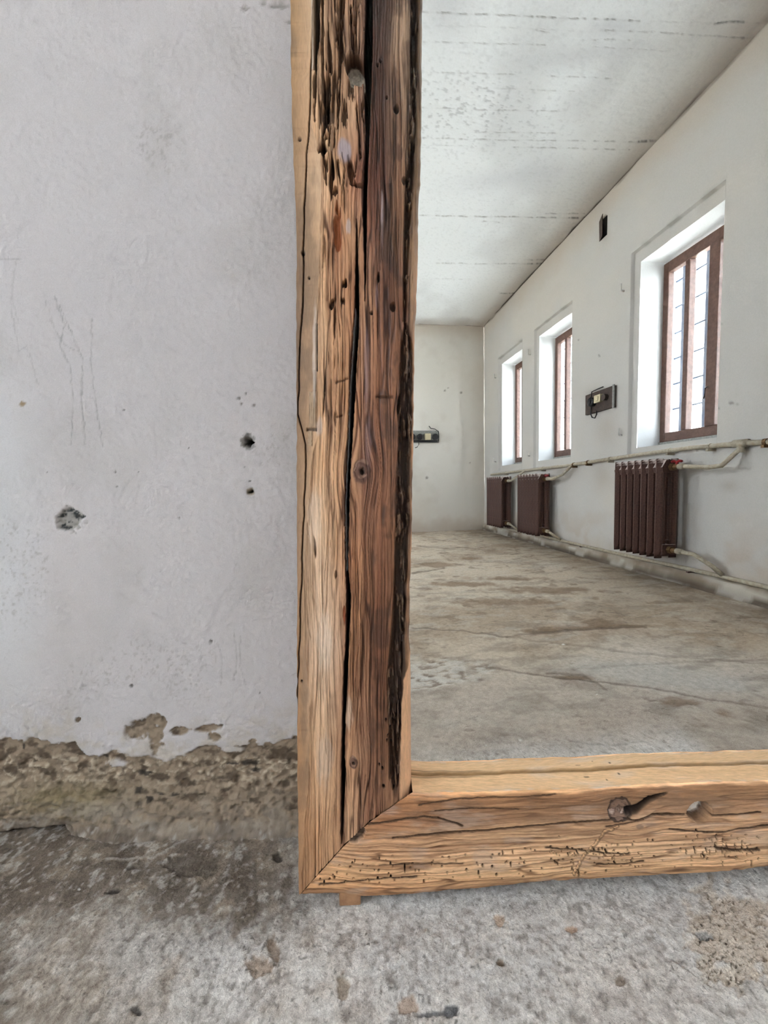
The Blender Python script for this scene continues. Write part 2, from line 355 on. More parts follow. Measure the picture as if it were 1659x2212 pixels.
    for cx_, cy_, rx, ry in [(326, 1722, 13, 6), (350, 1712, 8, 3), (225, 1636, 6, 4), (540, 1650, 22, 8), (310, 1672, 18, 7), (300, 1705, 10, 8), (500, 1652, 18, 2.2), (48, 1614, 4, 7), (552, 1665, 12, 5), (380, 1714, 14, 2.5)]:
        k = ss(1.1, .6, ell(x, y, cx_, cy_, rx, ry)+.5*fbm(x/6, y/5, 3, 28)); mo = mixc(mo, srgb(52, 48, 45), 0.85*k); d = d-0.005*k
    lumps = fbm(x/13, y/9, 4, 29)
    d = d*(1-m_)+m_*(-0.0035+0.0035*lumps+0.003*f2*ss(1620, 1650, y))
    c = c*(1-m_[..., None])+mo*m_[..., None]
    # sloping mortar at the foot, with a ledge at the left end
    ledge = np.interp(x, [-300, 0, 60, 135, 175, 250, 900], [1805, 1791, 1783, 1775, 1766, 1757, 1730])
    ft = np.clip((y-1655)/(1815-1655), 0, 1.3); foot = .012*ss(1655, 1740, y)*(1-ss(110, 300, x))+ss(110, 300, x)*(.055*ft**2.2+.006*ft*fbm(x/40, y/20, 4, 64)+.0025*ft*fbm(s*90, z*120, 3, 65))
    sl = ss(-1, 3, y-ledge)*ss(175, 120, x); foot = foot-0.02*sl
    c = mixc(c, srgb(56, 52, 40), ss(5, 0, np.abs(y-ledge-2))*ss(150, 125, x)*.9)
    return c, d, foot
# ============================================================ floor
def room_floor(P):
    x, y = project_mirror(P); s, t = P[..., 0], P[..., 1]
    c = np.ones(x.shape+(3,))*srgb(198, 184, 166)
    f1 = fbm(s*3, t*3, 5, 51); f2 = fbm(s*14, t*14, 4, 52); f3 = fbm(s*1.2, t*1.2+3, 3, 53)
    c = mixc(c, srgb(168, 150, 130), 0.8*ss(-0.05, 0.4, f1)); c = mixc(c, srgb(204, 196, 186), 0.6*ss(0.0, 0.4, f3))
    c = mixc(c, srgb(184, 174, 165), 0.6*ss(1400, 1520, y)); c = mixc(c, srgb(122, 106, 90), 0.6*ss(0.2, 0.5, f2)*ss(1500, 1300, y))
    c = mixc(c, srgb(128, 112, 94), 0.6*ss(0.55, 0.05, (U+AX)-s)*ss(-0.5, 0.3, f2+.3))            # browner and darker towards the kerb
    c = mixc(c, srgb(190, 188, 182), .6*ss(1.2, .5, ell(x, y, 1430, 1462, 260, 32, 6)+.3*fbm(x/60, y/20, 4, 66)))
    c = mixc(c, srgb(166, 147, 124), .45*ss(1.3, .3, ell(x, y, 1500, 1340, 330, 75, 12)+.3*fbm(x/70, y/20, 4, 67)))
    d = 0.0015*f2+0.003*f1
    sp = fbm(s*40, t*75, 4, 54); fine = fbm(s*70, t*120, 3, 58); c = c*(1+.10*fine[..., None]); c = mixc(c, srgb(132, 122, 110), .4*ss(.05, .4, fbm(s*9, t*20, 5, 59))); c = mixc(c, srgb(196, 188, 176), .35*ss(.1, .4, fbm(s*8+5, t*18, 5, 60)))
    for cx_, cy_, rx, ry in [(950, 1450, 110, 30), (905, 1472, 50, 20)]:
        k = ss(1.2, .6, ell(x, y, cx_, cy_, rx, ry)+.6*fbm(x/26, y/9, 4, 55)); c = mixc(c, srgb(210, 207, 200), 0.6*k*ss(-.3, .2, -sp)); c = mixc(c, srgb(124, 112, 100), 0.6*k*ss(0.1, 0.4, sp)); d = d-0.002*k*(1+sp)
    for cx_, cy_, rx, ry in [(1466, 1516, 50, 10), (1562, 1540, 16, 8), (1225, 1358, 90, 7), (1350, 1354, 60, 4), (1090, 1300, 120, 10), (1180, 1275, 120, 8), (1000, 1262, 90, 6), (1250, 1465, 60, 7), (940, 1220, 45, 6), (1010, 1207, 30, 4), (1290, 1345, 40, 8), (1180, 1365, 60, 6), (1100, 1250, 80, 5)]:
        k = ss(1.2, .5, ell(x, y, cx_, cy_, rx, ry)+.6*fbm(x/20, y/6, 4, 56)); c = mixc(c, srgb(128, 106, 84), 0.7*k); d = d-0.001*k
    wob = 3*fbm(x/25, y/9, 3, 57)
    for pts, k, wd in [([(890, 1238), (960, 1228)], .6, 1), ([(890, 1358), (1000, 1362), (1095, 1376)], .55, 1.3), ([(1095, 1376), (1160, 1368), (1290, 1357), (1395, 1353)], .4, 2.5), ([(1095, 1376), (1250, 1395), (1330, 1405), (1480, 1420), (1659, 1434)], .3, 2.2),
                   ([(1050, 1440), (1180, 1460), (1330, 1478), (1400, 1485), (1520, 1508), (1659, 1530)], .55, 1.6), ([(1180, 1455), (1260, 1458), (1310, 1490)], .5, 2), ([(1230, 1600), (1310, 1612), (1380, 1602), (1400, 1604)], .6, 1.2), ([(900, 1180), (960, 1185), (1010, 1182)], .4, 1), ([(1300, 1440), (1450, 1432), (1659, 1425)], .25, 2)]:
        k2 = k*ss(wd+1.5, wd*.3, pline(x, y+wob, pts, 20)); c = mixc(c, srgb(92, 80, 70), k2); d = d-0.002*k2
    pt = .6*ss(.36, .5, sp)*ss(-.1, .3, f1+.1); c = mixc(c, srgb(104, 94, 84), 0.6*pt); d = d-.0015*pt
    for qx, qy, qr in [(1124, 1600, 4), (1050, 1611, 2.5), (1217, 1392, 3), (1290, 1500, 2)]:
        k = ss(1.3, .7, ell(x, y, qx, qy, qr, qr*.6)); c = mixc(c, srgb(225, 222, 215), k)
    return c, d
def near_floor(P):
    c, d = near_floor0(P); c2, d2 = room_floor(P); k = ss(.385, .22, P[..., 1]+.03*fbm(P[..., 0]*6, P[..., 1]*6, 3, 79)); k = np.maximum(k, ss(.66, .78, P[..., 0])); k = np.maximum(k, ss(-.75, -1.15, P[..., 0]+.1*fbm(P[..., 0]*5, P[..., 1]*5, 3, 80)))
    return c*(1-k[..., None])+c2*k[..., None], d*(1-k)+d2*k
def near_floor0(P, xy=None):
    x, y = project(P) if xy is None else xy; s, t = P[..., 0], P[..., 1]
    c = np.ones(x.shape+(3,))*srgb(224, 220, 216)
    L = fbm(s*9, t*9, 4, 70); M = fbm(s*28, t*28, 4, 71); G = fbm(s*130, t*130, 3, 72); K = fbm(s*230, t*230, 2, 73)
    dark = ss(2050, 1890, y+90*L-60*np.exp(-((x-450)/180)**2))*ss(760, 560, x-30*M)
    c = mixc(c, srgb(210, 209, 208), 0.8*ss(-.2, .35, L+0.8*np.exp(-ell(x, y, 1000, 2020, 420, 110)**2)-.25))
    c = mixc(c, srgb(208, 200, 194), 0.5*ss(0.5, 1.2, np.exp(-ell(x, y, 1380, 2150, 230, 120)**2)*1.3+.4*L))
    c = mixc(c, srgb(176, 160, 142), 0.6*ss(-.1, .4, M+.4*ss(600, 0, x)-.1)*ss(900, 500, x))
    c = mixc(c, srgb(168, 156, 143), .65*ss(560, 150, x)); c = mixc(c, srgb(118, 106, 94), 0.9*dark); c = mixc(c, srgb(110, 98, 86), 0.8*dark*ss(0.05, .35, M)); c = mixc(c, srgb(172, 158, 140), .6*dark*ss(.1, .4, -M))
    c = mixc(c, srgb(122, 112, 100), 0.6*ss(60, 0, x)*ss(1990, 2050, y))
    Q = fbm(s*300, t*300, 2, 77); N_ = fbm(s*60, t*60, 5, 78, .7); c = mixc(c, srgb(220, 216, 210), 0.5*ss(.0, .45, .6*G+.6*N_)); c = mixc(c, srgb(124, 113, 103), 0.55*ss(.0, .45, -.6*G-.6*N_)); c = mixc(c, srgb(84, 78, 72), .6*ss(.42, .62, K)*ss(-.1, .3, N_)); c = c*(1+.22*Q)[..., None]
    coarse = 0.35+0.65*ss(1930, 2000, y); d = 0.0012*G*coarse+0.0028*M*(.4+.6*coarse)+0.004*L+0.0007*K*coarse+.0014*N_*coarse+.0004*Q
    # spalled patch on the right
    e = ell(x, y, 1590, 2030, 95, 110, -25)+.8*fbm(x/40, y/40, 5, 74); k = ss(1.1, .8, e)
    c = mixc(c, srgb(212, 194, 172), .55*k); pit = ss(.1, .45, fbm(x/5, y/7, 4, 75, .7)); c = mixc(c, srgb(132, 110, 90), .7*k*pit); d = d-k*(.002+.003*pit)
    for cx_, cy_, rx, ry, rt, colr, dep in [(975, 2183, 18, 14, 0, (52, 58, 66), .002), (882, 2172, 24, 22, 0, (190, 168, 150), .003), (590, 2045, 12, 34, -15, (160, 142, 126), .004), (560, 2085, 30, 26, 0, (176, 156, 138), .003),
                                 (742, 2130, 14, 26, 0, (158, 142, 124), .003), (295, 2183, 14, 8, 30, (66, 64, 64), .002), (245, 1926, 18, 5, -12, (66, 62, 60), .004), (1340, 2118, 12, 14, 0, (150, 134, 118), .003), (940, 2190, 40, 6, -8, (104, 106, 110), .001),
                                 (415, 1870, 60, 26, 0, (112, 102, 92), .002), (600, 1850, 12, 12, 0, (74, 68, 62), .003), (1235, 2008, 14, 8, 0, (190, 160, 134), .002), (1080, 1990, 16, 12, 40, (196, 172, 150), .002), (1080, 2080, 8, 10, 0, (140, 116, 90), .003), (1520, 2020, 20, 9, 10, (150, 150, 150), .002), (285, 1875, 12, 5, -10, (90, 82, 74), .003), (480, 1800, 12, 5, -20, (88, 80, 72), .003)]:
        k = ss(1.15, .75, ell(x, y, cx_, cy_, rx, ry, rt)+.5*fbm(x/9, y/9, 4, 76)); c = mixc(c, srgb(*colr), .8*k); d = d-dep*k*(1+.4*G)
    for pts, wd in [([(1450, 2080), (1500, 2110), (1560, 2150)], 5), ([(1480, 2160), (1560, 2200)], 5), ([(420, 1800), (340, 1850), (230, 1860)], 6)]:
        k = ss(wd, 0, pline(x, y+4*vn(x/9, y/9, 3), pts, 30)); c = mixc(c, srgb(206, 200, 192), .5*k); d = d+.0015*k
    for qx, qy in [(171, 1922), (425, 2118)]:
        c = mixc(c, srgb(232, 230, 226), ss(1.4, .8, np.hypot(x-qx, y-qy)/2.6))
    return c, d
zl = lines((-.04, 0.02, .004), (0.02, 1.36, 0.0024), (1.36, 2.1, .012), (2.1, HC+.02, 0.04))
sl_ = lines((S0, -1.7, 0.05), (-1.7, -0.80, 0.010), (-0.80, -0.09, 0.0022), (-0.09, 0.0, .006), (0, .75, .05), (.75, 1.5, .012), (1.5, S1, 0.05))
Sg, Zg = np.meshgrid(sl_, zl)
P0 = wall_xyz(Sg, Zg, np.zeros_like(Sg)); px, py = project(P0)
c, d, foot = wall_fields(px, py, Sg, Zg)
lowm = ss(1752, 1800, py+22*fbm(px/30, py/14, 4, 68))
Pn = P0.copy(); Pn[..., 1] -= 1.3*np.clip(Zg, 0, .3); kk = np.unique(np.where(lowm > 0)[0]); kk = slice(0, kk.max()+1)
cf, df_ = near_floor0(Pn[kk], (px[kk], py[kk])); c[kk] = c[kk]*(1-lowm[kk][..., None])+cf*lowm[kk][..., None]
foot[kk] = foot[kk]+lowm[kk]*df_*.8
fade = ss(0.0, -0.09, Sg)*0.999+0.001
P = wall_xyz(Sg, Zg, d*fade+foot)
prop(mesh_obj('wall_back', P.reshape(-1, 3), gridfaces(*Sg.shape), M_PLASTER, col=c.reshape(-1, 3), smooth=True), kind='structure')

patches = []
def patch(xs, ys, fn, fx=None):
    X, Y = np.meshgrid(xs, ys); P = np.stack([X, Y, np.zeros_like(X)], -1); c, d = fn(P)
    if fx is not None: d = d*fx(X, Y)
    P[..., 2] = d; patches.append((P.reshape(-1, 3), gridfaces(len(ys), len(xs)), c.reshape(-1, 3)))
YF = -V+AY
patch(lines((-1.20, -0.80, .006), (-0.80, 0.78, .0015)), lines((0.20, 0.38, .004), (0.38, 0.60, .00135), (.60, 0.82, .0022)), near_floor)
patch(lines((-0.02, U+AX, .0065)), lines((0.20, -0.6, .0042), (-0.6, -2.0, .009), (-2.0, YF, .016)), room_floor)
patch(lines((XL, -1.3, .04), (-1.3, -0.02, .014)), lines((.20, -.5, .014), (-.5, YF, .04)), room_floor)
patch(lines((XL-.3, -1.20, .014)), lines((.20, .82, .014)), near_floor); patch(lines((.78, U+AX, .014)), lines((.20, .82, .014)), near_floor); patch(lines((XL-.3, U+AX, .1)), lines((.82, 1.1, .1)), near_floor)
off = 0; vs = []; fs = []; cs = []
for a, b, c in patches: vs.append(a); fs.append(b+off); cs.append(c); off += len(a)
prop(mesh_obj('floor', np.concatenate(vs), np.concatenate(fs), M_FLOOR, col=np.concatenate(cs), smooth=True), kind='structure')

# ============================================================ ceiling
def ceil_fields(P):
    x, y = project_mirror(P); s, t = P[..., 0], P[..., 1]
    c = np.ones(x.shape+(3,))*srgb(238, 242, 245); d = np.zeros(x.shape)
    c = mixc(c, srgb(190, 190, 192), .35*ss(.05, .5, fbm(s*2, t*1.6, 3, 81)))
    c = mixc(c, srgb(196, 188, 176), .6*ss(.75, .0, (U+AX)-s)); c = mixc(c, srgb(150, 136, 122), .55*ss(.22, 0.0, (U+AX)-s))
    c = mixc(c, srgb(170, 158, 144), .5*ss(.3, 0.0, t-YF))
    for cx_, cy_, rx, ry in [(1250, 120, 130, 26), (1320, 60, 60, 20), (1120, 380, 130, 26), (960, 20, 60, 60)]:
        c = mixc(c, srgb(188, 188, 194), .4*np.exp(-ell(x, y, cx_, cy_, rx, ry, -8)**2))
    wob = 1.2*fbm(x/12, y/12, 3, 82)
    for pts, k, wd in [([(905, 25), (1000, 30), (1180, 37), (1384, 45)], .95, 1.8), ([(1400, 47), (1560, 50)], .35, 1), ([(1545, 51), (1570, 48), (1612, 47)], .9, 3.2), ([(1600, 50), (1640, 50)], .5, 1), ([(1300, 66), (1420, 70), (1560, 79), (1600, 81)], .65, 1.4), ([(1602, 82), (1626, 83)], .9, 3),
                   ([(915, 55), (1100, 60), (1240, 66)], .3, .9), ([(1153, 64), (1185, 70)], .7, 1.4), ([(915, 90), (1080, 95), (1180, 97)], .6, 1.3), ([(1280, 102), (1440, 110)], .4, 1), ([(1255, 88), (1320, 86), (1360, 88)], .6, 1.2),
                   ([(915, 155), (1110, 161)], .55, 1.3), ([(1190, 164), (1320, 170)], .6, 1.2), ([(1030, 190), (1240, 197)], .4, 1), ([(900, 231), (1000, 236), (1220, 241)], .55, 1.2), ([(1020, 285), (1210, 288)], .5, 1.2),
                   ([(915, 298), (1100, 303), (1330, 305), (1400, 306)], .6, 1.3), ([(1380, 305), (1420, 304)], .9, 3), ([(915, 313), (1030, 316)], .35, 1), ([(1110, 318), (1360, 323)], .6, 1.3),
                   ([(905, 465), (1010, 468), (1130, 469), (1250, 471)], .75, 1.4), ([(1235, 471), (1262, 471)], .9, 3), ([(1180, 461), (1270, 461)], .6, 1.2), ([(1045, 478), (1080, 481)], .5, 1.2),
                   ([(930, 568), (1040, 570), (1170, 569)], .55, 1.1), ([(1130, 570), (1168, 570)], .8, 1.8), ([(1140, 561), (1175, 561)], .6, 1.3), ([(1080, 634), (1114, 634)], .8, 1.3), ([(915, 602), (1020, 603)], .3, .8)]:
        q = pline(x, y+wob, pts, 16); br = 0.15+.85*ss(-.35, .15, vn(x/7, y*0, 83)+.4*(k-.5)); k2 = np.clip(k*br*ss(wd+1.1, wd*.35, q), 0, 1)
        k2 = k2*(.55+.45*vn(x/3, y*0+1, 183)); c = mixc(c, srgb(84, 84, 84), .8*np.clip(k2, 0, 1)); d = d+.002*k2
    ed = (U+AX)-s; e2 = ss(.022, .004, ed+.008*vn(t*9, t*0, 84))*ss(-.5, .2, vn(t*4, t*0, 85)+.2); c = mixc(c, srgb(84, 76, 70), .8*e2); d = d+.003*e2
    e3 = ss(.02, .004, (t-YF)+.01*vn(s*12, s*0, 86))*ss(-.2, .2, vn(s*6, s*0, 87)); c = mixc(c, srgb(104, 96, 86), .7*e3)
    ro = np.exp(-ell(x, y, 1010, 235, 150, 70)**2)+.25; g = fbm(s*60, t*60, 3, 88)
    d = d+.0035*ro*g+.003*fbm(s*6, t*4, 3, 89); c = mixc(c, srgb(150, 155, 160), .45*np.clip(ro, 0, 1)*ss(.22, .45, g))
    # shallow board joints
    return c, d
xs = lines((XL-.3, -0.1, .12), (-0.1, U+AX-.15, .012), (U+AX-.15, U+AX+.02, .006), (U+AX+.02, U+AX+.4, .1)); ys = lines((1.2, AY-1.5, .08), (AY-1.5, AY-3.2, .0042), (AY-3.2, YF, .009), (YF, YF-.3, .1))
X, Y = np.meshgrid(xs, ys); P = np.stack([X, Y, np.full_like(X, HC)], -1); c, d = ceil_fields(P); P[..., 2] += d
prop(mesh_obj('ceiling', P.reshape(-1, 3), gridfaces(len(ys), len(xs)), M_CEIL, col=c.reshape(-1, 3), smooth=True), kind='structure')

# ============================================================ end wall, left wall
def plain_wall_col(a, z, P, tint=(214, 210, 202)):
    c = np.ones(a.shape+(3,))*srgb(*tint); f = fbm(a*2, z*2, 4, 91); g = fbm(a*7, z*7, 4, 92)
    c = mixc(c, srgb(196, 188, 176), .45*ss(-.2, .6, f)); c = mixc(c, srgb(184, 176, 166), .2*ss(.0, .6, g))
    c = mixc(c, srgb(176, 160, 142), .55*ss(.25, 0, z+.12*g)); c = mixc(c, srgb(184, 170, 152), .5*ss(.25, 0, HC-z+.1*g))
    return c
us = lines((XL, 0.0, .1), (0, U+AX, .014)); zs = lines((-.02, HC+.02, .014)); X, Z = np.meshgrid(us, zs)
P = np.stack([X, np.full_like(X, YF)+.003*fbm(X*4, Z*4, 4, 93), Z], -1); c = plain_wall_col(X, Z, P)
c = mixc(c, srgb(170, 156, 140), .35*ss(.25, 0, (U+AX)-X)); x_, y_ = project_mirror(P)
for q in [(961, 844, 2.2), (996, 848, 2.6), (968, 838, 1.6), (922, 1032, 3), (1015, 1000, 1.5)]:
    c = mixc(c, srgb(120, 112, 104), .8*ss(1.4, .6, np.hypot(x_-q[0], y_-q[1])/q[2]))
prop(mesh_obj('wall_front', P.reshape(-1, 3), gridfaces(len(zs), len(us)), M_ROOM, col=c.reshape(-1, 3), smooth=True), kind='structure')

def wall_with_openings(name, along, zl, opens, fn, mat, jamb):
    """grid wall; opens: list of (a0,a1,z0,z1) removed cells; fn(a,z)->world points, colours"""
    Aq, Zq = np.meshgrid(along, zl); P, c = fn(Aq, Zq); F_ = gridfaces(*Aq.shape)
    ca = Aq.ravel()[F_].mean(1); cz = Zq.ravel()[F_].mean(1); k = np.ones(len(F_), bool)
    for a0, a1, z0, z1 in opens: k &= ~((ca > a0) & (ca < a1) & (cz > z0) & (cz < z1))
    P = P.reshape(-1, 3); c = c.reshape(-1, 3); F_ = F_[k]; vs = [P]; fs = [F_]; cs = [c]; o = len(P)
    for a0, a1, z0, z1 in opens:                          # reveals
        q, jc = jamb(a0, a1, z0, z1)
        for quad in q:
            G = np.linspace(0, 1, 9); s_, t_ = np.meshgrid(G, G); A_, B_, C_, D_ = [np.array(p) for p in quad]
            pp = (A_*(1-s_[..., None])+B_*s_[..., None])*(1-t_[..., None])+(D_*(1-s_[..., None])+C_*s_[..., None])*t_[..., None]
            vs.append(pp.reshape(-1, 3)); fs.append(gridfaces(9, 9)+o); o += 81; cs.append(np.ones((81, 3))*jc)
    return prop(mesh_obj(name, np.concatenate(vs), np.concatenate(fs), mat, col=np.concatenate(cs), smooth=False), kind='structure')
def left_fn(a, z):
    P = np.stack([np.full_like(a, XL), a, z], -1); return P, plain_wall_col(a, z, P)
def left_jamb(a0, a1, z0, z1):
    x0, x1 = XL, XL-.28; return [((x0, a0, z0), (x1, a0, z0), (x1, a0, z1), (x0, a0, z1)), ((x0, a1, z0), (x1, a1, z0), (x1, a1, z1), (x0, a1, z1)), ((x0, a0, z0), (x1, a0, z0), (x1, a1, z0), (x0, a1, z0)), ((x0, a0, z1), (x1, a0, z1), (x1, a1, z1), (x0, a1, z1))], srgb(225, 225, 222)
al = sorted(set(list(np.round(np.arange(YF, 1.0, .1), 4))+[a for p in ADDED_LWINS for a in p]+[1.0]))
zz = sorted(set(list(np.round(np.arange(0, HC, .1), 4))+[.8, 2.3, HC+.02]))
wall_with_openings('wall_left', np.array(al), np.array(zz), [(a, b, .8, 2.3) for a, b in ADDED_LWINS], left_fn, M_ROOM, left_jamb)

# window wall with niches and recesses
ND = 0.025; NI = [(v0-.02, v1+.055) for v0, v1 in WINS]; NZ0, NZ1 = 0.80, 2.222
def right_fn(v, z):
    dep = np.zeros_like(v)
    for v0, v1 in NI: dep = np.where((v > v0+1e-6) & (v < v1-1e-6) & (z > NZ0+1e-6) & (z < NZ1-1e-6), ND, dep)
    P = np.stack([U+AX+dep+.003*fbm(v*4, z*4, 4, 95), AY-v, z], -1)
    P[..., 0] = U+AX+dep+.0025*fbm(v*4, z*4, 4, 95)
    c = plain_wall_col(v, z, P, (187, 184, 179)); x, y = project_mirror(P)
    c = mixc(c, srgb(172, 150, 128), .45*ss(.5, .0, z+.2*fbm(v*5, z*5, 3, 96))*ss(-.2, .4, fbm(v*9, z*9, 3, 97)))
    for q in [(1310, 930, 26, 40), (1225, 1020, 30, 14), (1300, 1030, 20, 30), (1305, 500, 10, 26), (1575, 1050, 18, 12), (1250, 440, 30, 30), (1290, 850, 30, 16)]:
        c = mixc(c, srgb(150, 134, 116), .35*np.exp(-ell(x, y, *q)**2))
    for q in [(1294, 768, 2), (1580, 870, 5), (1591, 876, 3), (1553, 880, 3), (1560, 700, 2), (1250, 735, 1.5)]:
        c = mixc(c, srgb(110, 104, 98), .7*ss(1.4, .5, np.hypot(x-q[0], y-q[1])/q[2]+.4*vn(x/3, y/3, 2)))
    e = ss(.02, .004, HC-z+.008*vn(v*9, v*0, 84)); c = mixc(c, srgb(96, 86, 78), .6*e*ss(-.4, .2, vn(v*5, v*0, 98)))
    jit = vn(v*20, z*20, 99); edge = np.zeros_like(v)
    for v0, v1 in NI: edge = np.maximum(edge, ss(.02, .003, np.abs(z-NZ1)+.006*jit)*((v > v0-.01) & (v < v1+.01)))
    c = mixc(c, srgb(150, 146, 138), .5*edge*ss(-.3, .3, vn(v*14, z*3, 100)))
    return P, c
def right_jamb(a0, a1, z0, z1):
    u0, u1 = U+ND, U+.36; R = rw
    return [(R(u0, a0, z0), R(u1, a0, z0), R(u1, a0, z1), R(u0, a0, z1)), (R(u0, a1, z0), R(u1, a1, z0), R(u1, a1, z1), R(u0, a1, z1)),
            (R(u0, a0, z0), R(u1, a0, z0), R(u1, a1, z0), R(u0, a1, z0)), (R(u0, a0, z1), R(u1, a0, z1), R(u1, a1, z1), R(u0, a1, z1))], srgb(214, 216, 216)
va = list(np.arange(.1, 1.4, .03))+list(np.arange(1.4, V, .0125))+[V]
for a, b in WINS: va += [a, b]
for a, b in NI: va += [a, a+.0012, b, b-.0012]
za = list(np.arange(0, HC, .0125))+[HC, HC+.02, WZ0, WZ1, NZ0, NZ0+.0012, NZ1, NZ1-.0012]
va = np.array(sorted(set(np.round(va, 5)))); za = np.array(sorted(set(np.round(za, 5))))
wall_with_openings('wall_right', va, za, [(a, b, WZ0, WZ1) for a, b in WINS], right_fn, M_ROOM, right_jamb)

# outside: ground and the outer faces of the building are never brighter than what lights them
g = MB().wbox(YR+.45, 30, -25, 20, -.5, -.4).build('ground_outside', M_GROUND); prop(g, kind='structure')
g = MB().wbox(-30, XL-.45, -25, 20, -.5, -.4).build('ground_outside', M_GROUND); prop(g, kind='structure')

# unseen outer shells around the room, added to block light leaking through the seams
def shell(name, b): prop(b.build(name, M_GROUND), kind='structure')
shell('light_block_top', MB().wbox(XL-.4, YR+.4, YF-.4, 1.4, HC+.03, HC+.25))
shell('light_block_bottom', MB().wbox(XL-.4, YR+.4, YF-.4, 1.4, -.3, -.05))
shell('light_block_front', MB().wbox(XL-.4, YR+.4, YF-.4, YF-.02, -.05, HC+.03))
cb = MB(); q = [(XL-.4, -.05), (YR+.4, -.05)]
e0 = WN*(WD+.06)+WT*(S0-.4); e1 = WN*(WD+.06)+WT*(S1+.4); e2 = e1+WN*.3; e3 = e0+WN*.3
cb.add([(p[0], p[1], z) for z in (-.05, HC+.03) for p in (e0, e1, e2, e3)], [(3, 2, 1, 0), (4, 5, 6, 7), (0, 1, 5, 4), (1, 2, 6, 5), (2, 3, 7, 6), (3, 0, 4, 7)]); shell('light_block_back', cb)

# kerb at the foot of the window wall
kv = np.linspace(.1, V, 420); prof = [(0.0, .088), (-.010, .086), (-.022, .078), (-.027, .055), (-.030, .02), (-.034, -.01)]
K = np.array([[rw(U+du-.008*vn(v*9, i*1.7, 7)-.005*vn(v*36, i*1.3, 8), v, z+.006*vn(v*7, i*.9, 9)*(z > 0)) for i, (du, z) in enumerate(prof)] for v in kv])
kc = np.ones((len(kv), len(prof), 3))*srgb(160, 150, 136)
vv, ii = np.meshgrid(kv, np.arange(len(prof)), indexing='ij'); kf = fbm(vv*8, ii*1.0, 4, 10)
kc = mixc(kc, srgb(128, 112, 94), .8*ss(0, .4, kf)); kc = mixc(kc, srgb(84, 72, 60), .8*(ii >= 4)*1.0); kc = mixc(kc, srgb(204, 198, 188), .5*ss(.1, .4, -kf))
prop(mesh_obj('baseboard_right', K.reshape(-1, 3), gridfaces(len(kv), len(prof)), M_ROOM, col=kc.reshape(-1, 3), smooth=True), kind='structure')

# ============================================================ windows
def make_window(idx, v0, v1):
    root = empty('window_%d' % idx, rw(U+.215, (v0+v1)/2, WZ0), kind='structure')
    ua, ub = U+.20, U+.245; z0, z1 = WZ0+.035, WZ1-.012; nf = v0; v0 = v1-.54; vi = (v1-v0); st = .042; mu = .034
    f = MB(); f.box(ua, ub, v1-st, v1, z0, z1).box(ua, ub, nf, v0+st, z0, z1).box(ua, ub, v0+st, v1-st, z0, z0+.062).box(ua, ub, v0+st, v1-st, z1-.07, z1)
    f.build('window_frame', M_WFRAME, root, bevel=.004)
    s = MB().box(ua-.012, ub+.02, nf+.002, v1-.002, WZ0+.001, z0); s.build('window_sill', M_GREY, root, bevel=.004)
    w_ = (vi-2*st-2*mu)/3
    for k in (1, 2):
        a = v0+st+k*w_+(k-1)*mu
        MB().box(ua-.004, ub, a-(.03 if k == 1 else 0), a+mu, z0+.062, z1-.07).build('mullion', M_WFRAME, root, bevel=.004)
    for k in range(3):
        a = v0+st+k*(w_+mu); MB().box(ua+.028, ua+.032, a-.004, a+w_+.004, z0+.058, z1-.066).build('pane', M_PANE, root)
    gr = MB()
    for a in (v0+.10, v0+.30, v0+.47): gr.box(U+.300, U+.312, a-.02, a+.02, WZ0, WZ1)
    for j in range(7): gr.box(U+.298, U+.310, v0, v1, WZ0+.09+j*.175, WZ0+.10+j*.175)
    gr.build('window_grille', M_GRILLE, root)
    cr = MB().tube([(ua-.012, v0+st+w_+.01, z0+.30), (ua-.03, v0+st+w_+.01, z0+.29), (ua-.03, v0+st+w_+.012, z0+.24), (ua-.02, v0+st+w_+.03, z0+.23)], .004, 8); cr.build('window_latch', M_BLACK, root, smooth=True)
for i, (a, b) in enumerate(WINS): make_window(i+1, a, b)
for i, (y0, y1) in enumerate(ADDED_LWINS):
    root = empty('window_%d' % (5+i), (XL-.2, (y0+y1)/2, .8), kind='structure')  # unseen window, added to brighten the room from the left
    f = MB(); x0, x1 = XL-.23, XL-.18; f.wbox(x0, x1, y0, y0+.06, .8, 2.3).wbox(x0, x1, y1-.06, y1, .8, 2.3).wbox(x0, x1, y0+.06, y1-.06, .8, .87).wbox(x0, x1, y0+.06, y1-.06, 2.23, 2.3)
    f.wbox(x0, x1, (y0+y1)/2-.025, (y0+y1)/2+.025, .87, 2.23); f.build('window_frame', M_WFRAME, root, bevel=.004)
    MB().wbox(x0+.02, x0+.024, y0+.05, y1-.05, .86, 2.24).build('pane', M_PANE, root)

